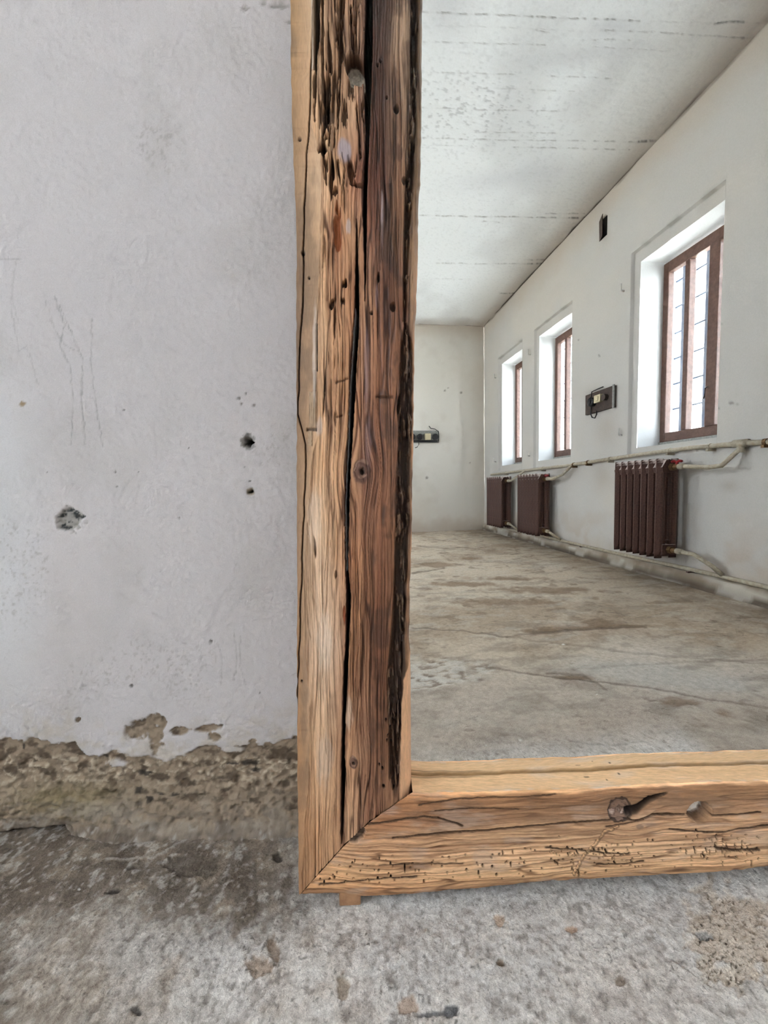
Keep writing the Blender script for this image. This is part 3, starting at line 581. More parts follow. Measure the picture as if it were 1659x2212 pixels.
# ============================================================ radiators
def section_mesh():
    """one two-column section, local: x depth from the wall side, y pitch, z up"""
    b = MB(); W = .029; Hh = .60
    zs = [0, .010, .026, .045, .10, .5, .555, .574, .590, .60]; wv = [.06, .35, .72, .93, .90, .90, .93, .72, .35, .06]
    for x0, x1, sgn in ((0, .055, 1), (.095, .150, -1)):
        vs = []; fs = []
        for z, k in zip(zs, wv):
            e = W*k*.80; xa, xb = x0, x1; dx = .004*(1-k)
            ring = [(xa+dx, 0), (xa+.010, e*.72), (xa+.022, e*.95), (xb-.020, e*.86), (xb-.001, e*.16), (xb-.001, -e*.16), (xb-.020, -e*.86), (xa+.022, -e*.95), (xa+.010, -e*.72)]
            if sgn > 0: ring = [(x0+x1-p, q) for p, q in ring]
            vs += [(p, q, z) for p, q in ring]
        n = 9
        for i in range(len(zs)-1):
            for k in range(n): fs.append((i*n+k, i*n+(k+1) % n, (i+1)*n+(k+1) % n, (i+1)*n+k))
        fs += [tuple(range(n-1, -1, -1)), tuple(range((len(zs)-1)*n, len(zs)*n))]
        b.add(vs, fs)
    b.wbox(.03, .12, -W*.98, W*.98, .022, .085)
    hp = [(.03, .515), (.128, .515), (.134, .548), (.108, .590), (.05, .590), (.03, .56)]
    b.add([(p, q, z) for q in (-W*.98, W*.98) for p, z in hp], [(0, 1, 2, 3, 4, 5), (11, 10, 9, 8, 7, 6)]+[(i, i+6, (i+1) % 6+6, (i+1) % 6) for i in range(6)])
    # web with rounded slot ends
    for za, zb, s_ in ((.085, .11, 1), (.49, .515, -1)):
        b.wbox(.05, .064, -.012, .012, za, zb); b.wbox(.086, .10, -.012, .012, za, zb)
    b.wbox(.046, .060, -.010, .010, .08, .52); b.wbox(.090, .104, -.010, .010, .08, .52)
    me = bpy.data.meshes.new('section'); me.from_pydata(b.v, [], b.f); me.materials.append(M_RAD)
    me.polygons.foreach_set('use_smooth', np.zeros(len(me.polygons), bool)); return me
SEC = section_mesh()
def radiator(vn0, pitch, z0, label, valve, pts_top, pts_bot):
    """vn0: near end; u of the front face is U-.20"""
    root = empty('radiator', rw(U-.125, vn0+3.5*pitch, z0), label, 'radiator', 'cast iron radiators below the windows')
    for k in range(7):
        o = bpy.data.objects.new('section', SEC); C.objects.link(o); o.parent = root
        wp = Vector(rw(U-.05, vn0+(k+.5)*pitch, z0))-Vector(parent_loc(root).tolist())
        o.location = wp; o.rotation_euler = (0, 0, math.pi); o.scale = (1, pitch/.058, 1)
    for j, (pts, zc) in enumerate(((pts_top, z0+.548), (pts_bot, z0+.055))):
        MB().tube([(U-.125, vn0+.002, zc), (U-.125, vn0-.022, zc)], .023, 6).tube([(U-.125, vn0-.022, zc), (U-.125, vn0-.05, zc)], .016, 12).build('pipe_coupling', M_BRASS, root)
        MB().tube([(U-.125, vn0-.05, zc), (U-.125, vn0-.062, zc)]+pts, .0125, 12).tube([(U-.125, vn0-.05, zc), (U-.125, vn0-.085, zc)], .017, 12).build('branch_pipe', M_PIPE, root, smooth=True)
    if valve:
        zc = z0+.548; b = MB(); b.tube([(U-.125, vn0-.035, zc), (U-.125, vn0-.035, zc+.032)], .006, 8)
        for q in (-1, 1): b.tube([(U-.125, vn0-.035, zc+.024), (U-.125, vn0-.035+q*.016, zc+.034), (U-.125, vn0-.035+q*.034, zc+.030)], [.006, .009, .007], 8)
        b.build('valve_handle', M_RED, root, smooth=True)
    for q in (1.5, 5.5):
        MB().box(U-.075, U-.003, vn0+q*pitch-.01, vn0+q*pitch+.01, z0+.02, z0+.032).build('wall_bracket', M_RAD, root)
radiator(2.045, .056, .165, 'brown cast iron radiator seen largest in the mirror, with a red valve handle', True,
         [(U-.12, 1.82, .700), (U-.10, 1.77, .705), (U-.04, 1.74, .78), (U-.03, 1.735, .815)], [(U-.11, 1.90, .215), (U-.06, 1.84, .16), (U-.035, 1.80, .115)])
radiator(3.43, .0595, .128, 'rusty brown cast iron radiator in the mirror, between the largest and the corner radiator', True,
         [(U-.12, 3.31, .67), (U-.07, 3.22, .71), (U-.03, 3.14, .79)], [(U-.11, 3.34, .17), (U-.04, 3.29, .11)])
radiator(4.24, .0605, .125, 'dark brown cast iron radiator in the mirror nearest the far corner', False,
         [(U-.12, 4.14, .67), (U-.06, 4.06, .73), (U-.03, 4.0, .775)], [(U-.11, 4.15, .17), (U-.04, 4.1, .11)])

# ============================================================ pipes
pw = [(1.2, .808), (1.634, .81), (1.785, .817), (2.022, .822), (2.3, .818), (2.565, .811), (2.9, .800), (3.23, .789), (3.7, .783), (4.3, .775), (4.9, .765)]
up = empty('heating_pipe', rw(U-.03, 1.2, .808), 'cream painted heating pipe in the mirror running under the window sills', 'pipe')
MB().tube([(U-.03, v, z) for v, z in pw], .0135, 14).build('pipe_run', M_PIPE, up, smooth=True)
for v in (1.62, 1.90, 2.16, 2.68, 2.93, 3.12, 3.62, 4.45):
    z = float(np.interp(v, [p[0] for p in pw], [p[1] for p in pw]))
    MB().box(U-.05, U+.004, v-.007, v+.007, z-.028, z-.014).tube([(U-.03, v-.008, z), (U-.03, v+.008, z)], .017, 12).build('pipe_clip', M_BRASS if v in (1.62, 2.93, 3.12) else M_PIPE, up)
MB().tube([(U-.03, 1.70, .814), (U-.03, 1.77, .817)], .021, 12).tube([(U-.03, 1.735, .80), (U-.03, 1.735, .77)], .017, 12).build('pipe_tee', M_PIPE, up, smooth=True)
lo = empty('heating_pipe', rw(U-.03, 1.2, .105), 'dirty cream heating pipe in the mirror running low along the kerb', 'pipe')
MB().tube([(U-.03, v, .104+.003*math.sin(v*4)-.008*max(0, v-2.5)/2) for v in np.linspace(1.2, 4.9, 24)], .0125, 12).build('pipe_run', M_PIPE, lo, smooth=True)
for v in (1.45, 2.0, 3.0, 3.9):
    MB().box(U-.046, U+.004, v-.006, v+.006, .085, .094).build('pipe_clip', M_RAD, lo)

# ============================================================ electrical plates, flap, hooks
e = empty('switch_plate', rw(U, 2.83, 1.27), 'dark wooden electrical plate with black socket on the wall between two windows', 'switch')
MB().box(U-.022, U+.003, 2.665, 2.99, 1.19, 1.352).build('back_plate', M_DKBOX, e, bevel=.004)
MB().box(U-.027, U-.018, 2.655, 2.672, 1.185, 1.357).build('edge_strip', M_GREY, e)
MB().tube([(U-.022, 2.885, 1.275), (U-.055, 2.885, 1.275), (U-.060, 2.885, 1.275)], [.036, .034, .026], 20).tube([(U-.055, 2.885, 1.275), (U-.066, 2.885, 1.275)], .018, 16).build('round_socket', M_BLACK, e, smooth=False)
MB().box(U-.052, U-.02, 2.775, 2.845, 1.255, 1.315).box(U-.057, U-.05, 2.79, 2.83, 1.268, 1.302).build('rocker_switch', M_BEIGE, e, bevel=.004)
MB().tube([(U-.02, 2.74, 1.28), (U-.05, 2.74, 1.28)], .024, 16).build('round_socket', M_DKBOX, e)
MB().tube([(U-.03, 2.90, 1.24), (U-.035, 2.905, 1.19), (U-.03, 2.89, 1.155), (U-.028, 2.86, 1.145), (U-.025, 2.845, 1.17), (U-.02, 2.85, 1.20)], .005, 8).build('cable', M_BLACK, e, smooth=True)
MB().tube([(U-.02, 2.92, 1.31), (U-.03, 2.90, 1.36), (U-.012, 2.84, 1.372), (U-.005, 2.80, 1.375)], .004, 8).build('cable', M_BLACK, e, smooth=True)
e = empty('switch_plate', rw(1.28, V, 1.30), 'grey electrical plate with black sockets on the far end wall in the mirror', 'switch')
MB().box(1.03, 1.455, V-.015, V+.004, 1.222, 1.388).build('back_plate', M_GREY, e, bevel=.004)
MB().box(1.04, 1.43, V-.03, V-.012, 1.23, 1.255).build('lower_strip', M_BLACK, e)
for a, m2 in ((1.08, M_BLACK), (1.185, M_BLACK), (1.40, M_BLACK)): MB().tube([(a, V-.014, 1.30), (a, V-.055, 1.30), (a, V-.06, 1.30)], [.042, .04, .03], 18).build('round_socket', m2, e)
MB().box(1.255, 1.335, V-.05, V-.014, 1.258, 1.345).build('rocker_switch', M_BEIGE, e, bevel=.005)
MB().tube([(1.16, V-.03, 1.26), (1.17, V-.03, 1.20), (1.15, V-.02, 1.165), (1.12, V-.02, 1.155)], .005, 8).build('cable', M_BLACK, e, smooth=True)
MB().tube([(1.32, V-.012, 1.45), (1.34, V-.03, 1.415), (1.40, V-.03, 1.405), (1.45, V-.025, 1.37), (1.455, V-.02, 1.30), (1.45, V-.02, 1.24)], .005, 8).build('cable', M_BLACK, e, smooth=True)
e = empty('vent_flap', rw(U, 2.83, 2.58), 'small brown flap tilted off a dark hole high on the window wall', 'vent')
MB().add([rw(U-.003, 2.868, 2.50), rw(U-.004, 2.872, 2.65), rw(U-.03, 2.80, 2.66), rw(U-.03, 2.80, 2.50), rw(U-.007, 2.868, 2.50), rw(U-.008, 2.872, 2.65), rw(U-.034, 2.80, 2.66), rw(U-.034, 2.80, 2.50)],
         [(0, 1, 2, 3), (4, 7, 6, 5), (0, 4, 5, 1), (1, 5, 6, 2), (2, 6, 7, 3), (3, 7, 4, 0)]).build('flap', M_DKBOX, e)
MB().box(U-.004, U+.003, 2.79, 2.865, 2.505, 2.645).build('hole_dark', M_BLACK, e)  # black plate standing in for the shade inside the hole
hk = None
for (v, z, lab) in [(2.605, 2.0, 'small white wall hook beside the top of the nearest reflected window'), (2.60, .975, 'small white wall hook beside the foot of the nearest reflected window'), (3.93, 2.0, 'small white wall hook beside the top of the middle reflected window'),
                  (3.935, .935, 'small white wall hook beside the foot of the middle reflected window'), (4.80, 2.0, 'small white wall hook high beside the window in the far corner'), (4.81, .93, 'small white wall hook low beside the window in the far corner')]:
    if hk is None:
        o = hk = MB().tube([(U+.002, v, z), (U-.022, v, z), (U-.026, v, z+.01), (U-.026, v, z+.05)], .006, 8).build('wall_hook', M_HOOK, smooth=True)
        base = (v, z)
    else:
        o = hk.copy(); C.objects.link(o); o.location = (0, -(v-base[0]), z-base[1])
    prop(o, lab, 'hook', 'shutter hooks on the window wall')

# ============================================================ the mirror
T = .085                                                  # thickness of the timbers
corner = on_plane(np.array([646.0]), np.array([1932.0]), NWLD, DF)[0]
MIR = empty('standing_mirror', tuple(corner), 'large mirror in a thick rough-hewn old timber frame, standing on the floor against the wall', 'mirror')
TAB_U = np.array([0, .20, .34, .47, .58, .72, .84, .95, 1.0])
TAB_Y = np.array([-900, 0, 250, 380, 500, 650, 850, 1000, 1200, 1400, 1600, 1800, 1950])
TAB = np.array([
 [(170,135,95),(175,142,108),(140,106,76),(168,126,96),(84,56,45),(68,46,37),(178,146,116),(52,40,28),(120,95,70)],
 [(160,122,78),(196,162,126),(154,118,86),(182,142,110),(84,56,45),(68,46,37),(178,146,116),(52,40,28),(120,95,70)],
 [(156,118,78),(205,164,124),(150,114,82),(182,142,108),(104,62,44),(76,50,37),(150,118,92),(58,44,30),(120,95,70)],
 [(150,116,80),(200,164,128),(192,148,106),(160,106,76),(104,60,43),(80,48,36),(150,110,80),(86,66,46),(130,100,74)],
 [(140,108,78),(198,158,118),(166,108,68),(190,146,106),(136,86,62),(84,54,40),(128,92,64),(120,90,60),(150,112,78)],
 [(136,104,76),(194,154,115),(186,142,102),(176,122,82),(166,122,88),(122,76,50),(118,76,50),(104,70,46),(170,122,80)],
 [(134,102,74),(196,158,122),(182,136,96),(174,124,84),(162,114,84),(148,98,64),(128,84,56),(78,50,35),(190,140,98)],
 [(140,108,78),(196,156,116),(190,146,106),(180,134,94),(142,98,76),(140,92,62),(120,78,52),(68,47,34),(176,130,92)],
 [(146,112,80),(206,174,142),(182,142,106),(168,114,78),(164,116,80),(126,80,54),(130,88,60),(58,43,34),(180,132,94)],
 [(158,118,80),(206,176,148),(196,164,136),(170,122,84),(150,106,74),(112,70,48),(114,76,50),(56,42,32),(180,132,92)],
 [(168,122,80),(194,158,122),(188,148,112),(172,128,92),(150,110,82),(110,72,50),(118,82,54),(72,52,36),(196,148,106)],
 [(164,120,80),(186,142,102),(192,150,110),(186,146,110),(160,116,86),(150,106,76),(146,104,74),(150,106,76),(190,142,102)],
 [(150,108,72),(180,136,96),(186,142,102),(180,140,104),(160,116,86),(150,106,76),(146,104,74),(150,106,76),(190,142,102)]], float)
TABL = srgb(*TAB.reshape(-1)).reshape(TAB.shape)
def table(u, y, tu, ty, tab):
    iu = np.clip(np.searchsorted(tu, u)-1, 0, len(tu)-2); iy = np.clip(np.searchsorted(ty, y)-1, 0, len(ty)-2)
    a = np.clip((u-tu[iu])/(tu[iu+1]-tu[iu]), 0, 1)[..., None]; b = np.clip((y-ty[iy])/(ty[iy+1]-ty[iy]), 0, 1)[..., None]
    return (tab[iy, iu]*(1-a)+tab[iy, iu+1]*a)*(1-b)+(tab[iy+1, iu]*(1-a)+tab[iy+1, iu+1]*a)*b
f_xl = lambda y: np.interp(y, [-900, 0, 160, 300, 400, 540, 700, 900, 1100, 1300, 1500, 1700, 1932], [615, 627, 629, 632, 637, 641, 640, 641, 641, 642, 641, 643, 646])+1.0*vn(y/22, y*0, 1)
f_xr = lambda y: np.interp(y, [-900, 0, 100, 300, 400, 412, 560, 690, 700, 840, 1000, 1100, 1180, 1260, 1380, 1410, 1460, 1712, 1932], [915, 912, 911, 910, 908, 905, 902, 898, 896, 894, 892, 890, 889, 885, 884, 886, 887, 888, 888])+0.9*vn(y/16, y*0+5, 2)*ss(1450, 1400, y)
f_xc = lambda y: np.interp(y, [-900, 0, 150, 165, 275, 330, 380, 557, 667, 793, 900, 945, 983, 1097, 1206, 1265, 1333, 1384, 1460, 1510, 1637, 1708, 1772, 1867, 1932], [690, 684, 683, 675, 674, 692, 694, 690, 686, 682, 683, 685, 674, 667, 659, 652, 654, 653, 664, 669, 667, 667, 659, 653, 650])+2.2*fbm(y/18, y*0, 3, 3)
WSC = 1.38                                                # timber albedo scale
def stile_fields(x, y):
    xl, xr, xc = f_xl(y), f_xr(y), f_xc(y); u = (x-xl)/(xr-xl)
    front = ss(-2, 2, x-xc)
    # grain coordinate, bent round the knots
    g = x+7*fbm(x/60, y/260, 3, 200)+2.0*vn(x/14, y/90, 201)
    for kx, ky, rx, ry, s_ in [(781, 1018, 46, 75, .8), (763, 1648, 22, 40, .6), (745, 330, 30, 60, .5), (735, 545, 20, 70, .5), (700, 1400, 30, 90, -.4)]:
        g = g-(x-kx)*s_*np.exp(-ell(x, y, kx, ky, rx, ry)**2)
    n1 = vn(g/2.3, y/210, 202); n2 = vn(g/4.6, y/300, 203); n3 = vn(g/11, y/420, 204)
    val = np.clip(.65*ss(.0, .6, n1)+.6*ss(.05, .55, n2), 0, 1)              # valleys between the hard rings
    c = table(u, y+18*fbm(x/20, y/60, 3, 205), TAB_U, TAB_Y, TABL)
    right = ss(.60, .68, u)
    amp = front*(.55+.45*ss(-.4, .4, fbm(x/30, y/90, 3, 206)))
    c = c*(1+(.10*n3+.10*fbm(g/6, y/120, 3, 207))[..., None]*front[..., None])
    mod = ss(-.35, .35, fbm(x/18, y/70, 3, 230)); cr = np.maximum(ss(.26, .02, np.abs(vn(g/5.5, y/330, 231)))*mod, ss(.22, .02, np.abs(vn(g/9, y/200, 232)+.1*vn(g/3, y/60, 233)))*(.4+.6*(1-mod)))
    pale = front*ss(.36, .26, u)*ss(900, 1150, y); ca = amp*(1-.55*pale); c = mixc(c, c*srgb(140, 96, 70), .7*val*ca); c = mixc(c, c*srgb(92, 60, 42), .85*cr*ca); c = c*(1+.16*(amp*vn(g/3.4, y/46, 234))[..., None])
    ray = np.zeros_like(x); nor = np.zeros_like(x)          # metres: along the ray, along the normal (away)
    ray += .0022*fbm(x/55, y/200, 3, 208)+.0012*(u-.3)
    nor += amp*(.0013*val+.0010*ss(0, .6, n3)+.0019*cr)
    # left hewn face
    lt = np.clip(xc-x, 0, None); ray += .00088*lt*(1-front)+.0006*fbm(x/25, y/120, 3, 209)*(1-front)
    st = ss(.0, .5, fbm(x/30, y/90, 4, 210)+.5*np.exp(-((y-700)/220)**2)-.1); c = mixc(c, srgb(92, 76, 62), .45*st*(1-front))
    kx = np.interp(y, [0, 160, 280, 330, 400, 520, 641, 742, 894, 960, 1008, 1097, 1232, 1333, 1460, 1548, 1932], [676, 671, 668, 662, 659, 656, 654, 649, 643, 660, 661, 657, 652, 649, 644, 641, 640])+1.2*vn(y/30, y*0, 6)
    k = ss(2.0, .4, np.abs(x-kx))*ss(1600, 1500, y); nor += .006*k; c = mixc(c, srgb(36, 28, 22), .9*k)
    # gap and pale splinter at the very top of the hewn face
    k = ss(152, 146, y)*ss(677, 679, x)*ss(692-.05*y, 689-.05*y, x); nor += .018*k; c = mixc(c, srgb(28, 20, 15), .9*k)
    k = ss(152, 146, y)*ss(3.5, 1.5, np.abs(x-675)); ray -= .003*k; c = mixc(c, srgb(196, 176, 156), k)
    # stepped splinters on the left edge
    for y0, y1, x0, x1, dd in [(802, 845, 678, 683, -.004), (848, 930, 669, 682, -.003), (926, 930, 663, 684, .005), (932, 962, 667, 674, -.002), (700, 800, 683, 686, .003)]:
        k = ss(y0-3, y0, y)*ss(y1+3, y1, y)*ss(x0-1.5, x0, x)*ss(x1+1.5, x1, x); nor += dd*k; c = mixc(c, srgb(52, 38, 30) if dd > 0 else srgb(160, 136, 108), .7*k); c = mixc(c, c*.35, .8*k*ss(.25, .03, np.abs(vn(x/3.2, y/200, 236))))
    # weathered pits, strongest at the top left
    pz = front*(ss(460, 330, y)*ss(.62, .5, u)*1.0+.35*ss(1500, 300, y)*ss(.5, .3, u)+.25)
    pn = fbm(g/6, y/60, 4, 211); k = ss(.22, .42, pn+.35*(pz-.95))*np.clip(pz, 0, 1); nor += .006*k; c = mixc(c, srgb(62, 42, 28), .75*k)
    for cx_, cy_, rx, ry, rt, colr, dp, am in [(705, 215, 8, 80, 3, (44, 32, 24), .010, .9), (735, 60, 9, 70, 0, (70, 50, 36), .006, .7), (697, 318, 9, 14, 0, (40, 28, 20), .008, .9), (729, 500, 8, 55, 0, (150, 84, 44), .007, .9), (724, 412, 8, 10, 0, (84, 56, 38), .006, .9),
                                     (745, 612, 5, 10, 0, (40, 28, 20), .008, .9), (717, 654, 5, 13, 8, (44, 30, 22), .008, .9), (740, 650, 5, 8, 0, (60, 42, 30), .005, .8), (757, 365, 8, 28, -12, (72, 46, 32), .008, .8), (772, 398, 16, 5, 12, (60, 40, 28), .007, .8),
                                     (716, 380, 5, 40, 2, (50, 34, 24), .007, .8), (723, 690, 2.5, 50, 2, (60, 40, 28), .004, .7), (700, 850, 2.5, 50, 2, (50, 36, 26), .004, .8), (818, 595, 3, 12, 0, (40, 28, 20), .006, .9), (803, 675, 3, 4, 0, (30, 22, 16), .006, .9),
                                     (862, 872, 5, 22, 4, (32, 22, 16), .010, .9), (850, 662, 6, 9, 0, (50, 36, 26), .006, .9), (877, 388, 8, 10, 0, (44, 34, 26), .006, .8), (744, 1330, 4, 20, 0, (150, 80, 48), .004, .9), (760, 70, 4, 50, -4, (50, 30, 26), .006, .8), (680, 1180, 2.5, 22, -3, (70, 50, 36), .004, .8), (725, 1240, 2.5, 10, 0, (60, 40, 30), .003, .6)]:
        k = ss(1.15, .7, ell(x, y, cx_, cy_, rx, ry, rt)+.35*vn(x/4, y/14, 212)); nor += dp*k; c = mixc(c, srgb(*colr), am*k)
    # grey bare patches and pale bruise
    for cx_, cy_, rx, ry, colr, am in [(743, 325, 15, 26, (150, 140, 148), .8), (752, 488, 6, 18, (168, 158, 158), .6), (702, 1390, 18, 60, (206, 186, 166), .5), (680, 760, 5, 110, (200, 184, 170), .6), (690, 920, 8, 25, (190, 178, 172), .5), (680, 1130, 16, 70, (206, 186, 166), .4), (755, 1540, 8, 40, (190, 166, 144), .6), (796, 960, 7, 60, (112, 86, 84), .5), (792, 800, 5, 90, (116, 92, 96), .45), (826, 470, 3, 60, (170, 150, 150), .6), (814, 640, 3, 30, (140, 118, 122), .5), (700, 1640, 20, 60, (176, 160, 146), .4)]:
        k = ss(1.2, .6, ell(x, y, cx_, cy_, rx, ry)+.4*fbm(g/6, y/30, 3, 213)); c = mixc(c, srgb(*colr), am*k); nor += -.0006*k
    # arched summer grain under the knot
    az = ss(750, 757, x)*ss(812, 795, x)*ss(1060, 1120, y)*ss(1640, 1560, y)
    ga = np.abs(x-778+4*vn(y/60, y*0, 8))*1.9-(y-1060)*.16+5*fbm(x/14, y/40, 3, 214); k = az*ss(.1, .7, vn(ga/5, y*0, 215)); c = mixc(c, srgb(98, 58, 38), .7*k); nor += .0008*k
    # dark stains on the right half
    k = front*right*ss(.05, .45, fbm(x/26, y/55, 4, 216)+.35*np.exp(-((y-1430)/110)**2)-.02); c = mixc(c, srgb(62, 40, 30), .6*k)
    # rotten strip near the right edge
    bl = np.interp(y, [-900, 0, 250, 380, 540, 690, 760, 1080, 1210, 1333, 1460, 1590, 1680, 1712], [888, 888, 886, 878, 872, 872, 866, 857, 853, 849, 837, 840, 842, 850]); br = np.interp(y, [-900, 0, 250, 380, 540, 690, 760, 1080, 1210, 1333, 1460, 1590, 1680, 1712], [903, 903, 898, 893, 883, 878, 893, 886, 881, 876, 868, 865, 862, 858])
    k = ss(-3, 3, x-bl)*ss(3, -3, x-br)*ss(1725, 1690, y); rn = fbm(x/5, y/26, 4, 217); kk = k*ss(-.5, .15, rn+.15)
    nor += .008*kk+.004*k*rn; c = mixc(c, srgb(38, 29, 23), .8*kk); c = mixc(c, srgb(104, 84, 62), .35*k*ss(.15, .4, -rn))
    # pale hewn edge strips
    k = ss(2, 5, x-br)*ss(1440, 1400, y); c = mixc(c, srgb(188, 152, 118), .35*k*ss(.0, .4, n2))
    sb = np.interp(y, [1380, 1440, 1470, 1520, 1650, 1712], [889, 882, 872, 868, 865, 864])+1.5*fbm(y/14, y*0, 3, 218); k = ss(-1.2, 1.5, x-sb)*ss(1380, 1440, y)
    c = mixc(c, srgb(214, 166, 124)*(1+.08*fbm(x/9, y/40, 3, 219))[..., None], .92*k); nor = nor*(1-.9*k); ray += k*.0006*np.clip(x-sb, 0, None)
    er = np.clip(7-(xr-x), 0, None); ray += .00022*er*er; ray = ray*(.03+.97*ss(-740, -150, y))
    # horizontal tool cuts
    for x0, x1, yc, s_ in [(813, 848, 857, .0), (726, 752, 826, -.35), (728, 738, 900, -.3)]:
        k = ss(x0-3, x0, x)*ss(x1+3, x1, x)*ss(4, 0, np.abs(y-yc-s_*(x-x0))); nor += .003*k; c = mixc(c, srgb(70, 46, 32), .6*k)
    # knots
    for kx_, ky_, rx, ry in [(781, 1018, 19, 27), (763, 1648, 9, 14)]:
        e_ = ell(x, y, kx_, ky_, rx, ry)+.12*fbm(x/8, y/8, 3, 220); k = ss(1.15, .85, e_); ring = vn(e_*7, np.arctan2(y-ky_, x-kx_)*.8, 221)
        c = mixc(c, srgb(86, 58, 48), .85*k); c = mixc(c, srgb(150, 116, 96), .5*k*ss(.1, .6, ring)); c = mixc(c, srgb(34, 24, 20), k*ss(.35, .1, np.hypot(x-kx_-2, (y-ky_)*.6)/rx+.1*vn(x/3, y/3, 5)))
        nor += k*(-.003*(1-e_)+.0012*ring)+.006*ss(.3, .1, e_)
    # the long drying cracks and the peg hole
    through = np.zeros(x.shape, bool)
    for ys_, L, R, dp in [([0, 111, 182, 278, 380, 456, 557, 650], [790, 787, 786, 790, 787, 783.5, 787, 788.5], [805, 805, 802, 799, 794, 792, 791, 789], .05),
                          ([470, 557, 641, 717, 793, 869, 945, 1021, 1097, 1181, 1237, 1295, 1384, 1460, 1548, 1637, 1676, 1803, 1824], [770, 768, 767, 762, 757, 753, 751, 747, 744, 745, 747, 748, 747, 742, 740, 738, 737, 736, 737.5], [770.5, 773, 776, 775, 770, 766, 761, 756, 754, 752, 752, 758, 753, 751, 746, 744, 747, 740, 738], .06)]:
        L_ = np.interp(y, ys_, L)+.8*vn(y/9, y*0, 30); R_ = np.interp(y, ys_, R)+.8*vn(y/8, y*0, 31); ok = (y >= ys_[0]-(900 if ys_[0] == 0 else 0)) & (y <= ys_[-1])
        ins = np.minimum(x-L_, R_-x); k = ss(-.8, 2.2, ins)*ok; nor += dp*k; c = mixc(c, srgb(58, 32, 24), .8*ss(-3, 1, ins)*ok); c = mixc(c, srgb(20, 12, 9), ss(0, 2.5, ins)*ok)
        if ys_[0] > 400:
            kz = ss(.2, 1.2, x-L_)*ss(4.2, 3.0, x-L_)*ss(640, 660, y)*ss(1250, 1235, y)*ok; nor = nor*(1-kz)+.010*kz; c = mixc(c, srgb(176, 182, 186), .8*kz)
    e_ = ell(x, y, 769, 144, 21.5, 38, -12)+.06*vn(x/6, y/6, 33); k = ss(1.08, .93, e_); nor = nor*(1-k)+(.021+.0008*vn(x/5, y/5, 34))*k; c = mixc(c, srgb(60, 40, 30), k); c = mixc(c, srgb(150, 142, 130)*(1+.25*vn(x/3, y/3, 35))[..., None], ss(.95, .88, e_))
    for q in [(758, 12, 2.5), (776, 20, 2), (757, 30, 2), (787, 60, 2), (668, 600, 2), (648, 300, 3), (655, 546, 4), (816, 136, 2.5), (822, 128, 2.5), (836, 210, 2.5), (857, 232, 6), (652, 1472, 2), (834, 1555, 2), (843, 1575, 2.5), (838, 1590, 2), (836, 1600, 2), (852, 1560, 2.5), (846, 1610, 2), (829, 1700, 3), (820, 1652, 2), (826, 1660, 2.2), (850, 1705, 2)]:
        k = ss(1.4, .6, ell(x, y, q[0], q[1], q[2], q[2]*1.5)); nor += .005*k; c = mixc(c, srgb(24, 17, 13), .9*k)
    c = c*(1-.22*(1-front))[..., None]; lum = c.mean(-1, keepdims=True); c = c+(lum-c)*.10  # left hewn face darkened in colour for the dimmer light on that side
    gl = .62-.24*front*ss(.5, .62, u)*ss(620, 480, y)-.10*front*ss(.5, .62, u)+.15*(1-front)
    return c*WSC, ray, nor, np.clip(gl, .3, .85), through
def rayplace(x, y, ray): return on_plane(x, y, NWLD, DF+0*x) if ray is None else (EYE+rays(x, y)*((DF+ray)/(rays(x, y) @ NWLD))[..., None])

def beam(name, gx, gy, fields, mat, sides0, sides1, nside, matslot=None, cap_ok=None):
    """gx, gy: (rows, cols) photo coordinates of the front; rows run along the timber, columns across it.
    sides0 / sides1: functions(P edge, t) giving the side faces from the front edge to the back"""
    c, ray, nor, gl, th = fields(gx, gy)
    P = rayplace(gx, gy, ray)+NWLD*nor[..., None]
    nr = gx.shape[0]
    def side(fn, edge, cc, gg, glen):
        Q = []; CC = []
        for i in range(1, nside+1):
            q, cq = fn(edge, i/nside, cc); Q.append(q); CC.append(cq)
        return np.stack(Q, 1), np.stack(CC, 1), np.repeat(gg[:, None], nside, 1)
    q0, c0, g0 = side(sides0, P[:, 0], c[:, 0], gl[:, 0], nside); q1, c1, g1 = side(sides1, P[:, -1], c[:, -1], gl[:, -1], nside)
    PP = np.concatenate([q0[:, ::-1], P, q1], 1); CC = np.concatenate([c0[:, ::-1], c, c1], 1); GG = np.concatenate([g0[:, ::-1], gl, g1], 1)
    nc = PP.shape[1]; F_ = gridfaces(nr, nc, wrap=True); tf = np.zeros((nr, nc), bool); tf[:, nside:nside+gx.shape[1]] = th
    tf = tf.ravel(); k = ~(tf[F_].all(1))
    wrapf = (F_[:, 0] % nc) == nc-1; rowi = F_[:, 0]//nc
    if cap_ok is not None: k &= ~(wrapf & ~cap_ok[rowi])
    return mesh_obj(name, PP.reshape(-1, 3), F_[k], mat, MIR, col=CC.reshape(-1, 3), gloss=GG.ravel(), smooth=True)

RIGHTW = np.cross(NWLD, [0, 0, 1.0]); RIGHTW /= np.linalg.norm(RIGHTW)
if RIGHTW[0] < 0: RIGHTW = -RIGHTW
UPW = np.cross(RIGHTW, NWLD); UPW = UPW if UPW[2] > 0 else -UPW
def to_back(edge, t, extra=None):
    """straight back to the rear plane of the frame"""
    dist = (DF+T)-((edge-EYE) @ NWLD); return edge+NWLD*(dist*t)[:, None]
FO = EYE+NWLD*DF
def ab(x, y):
    p = on_plane(np.array([float(x)]), np.array([float(y)]), NWLD, DF)[0]-FO; return float(p @ RIGHTW), float(p @ UPW)
aL, bB = ab(646, 1932); aI, bI = ab(888, 1712); aT = ab(float(f_xl(np.array(-780.0))), -780)[0]; _, bT = ab(760, -780)
aR = ab(2170, 1770)[0]; wid = aI-aL
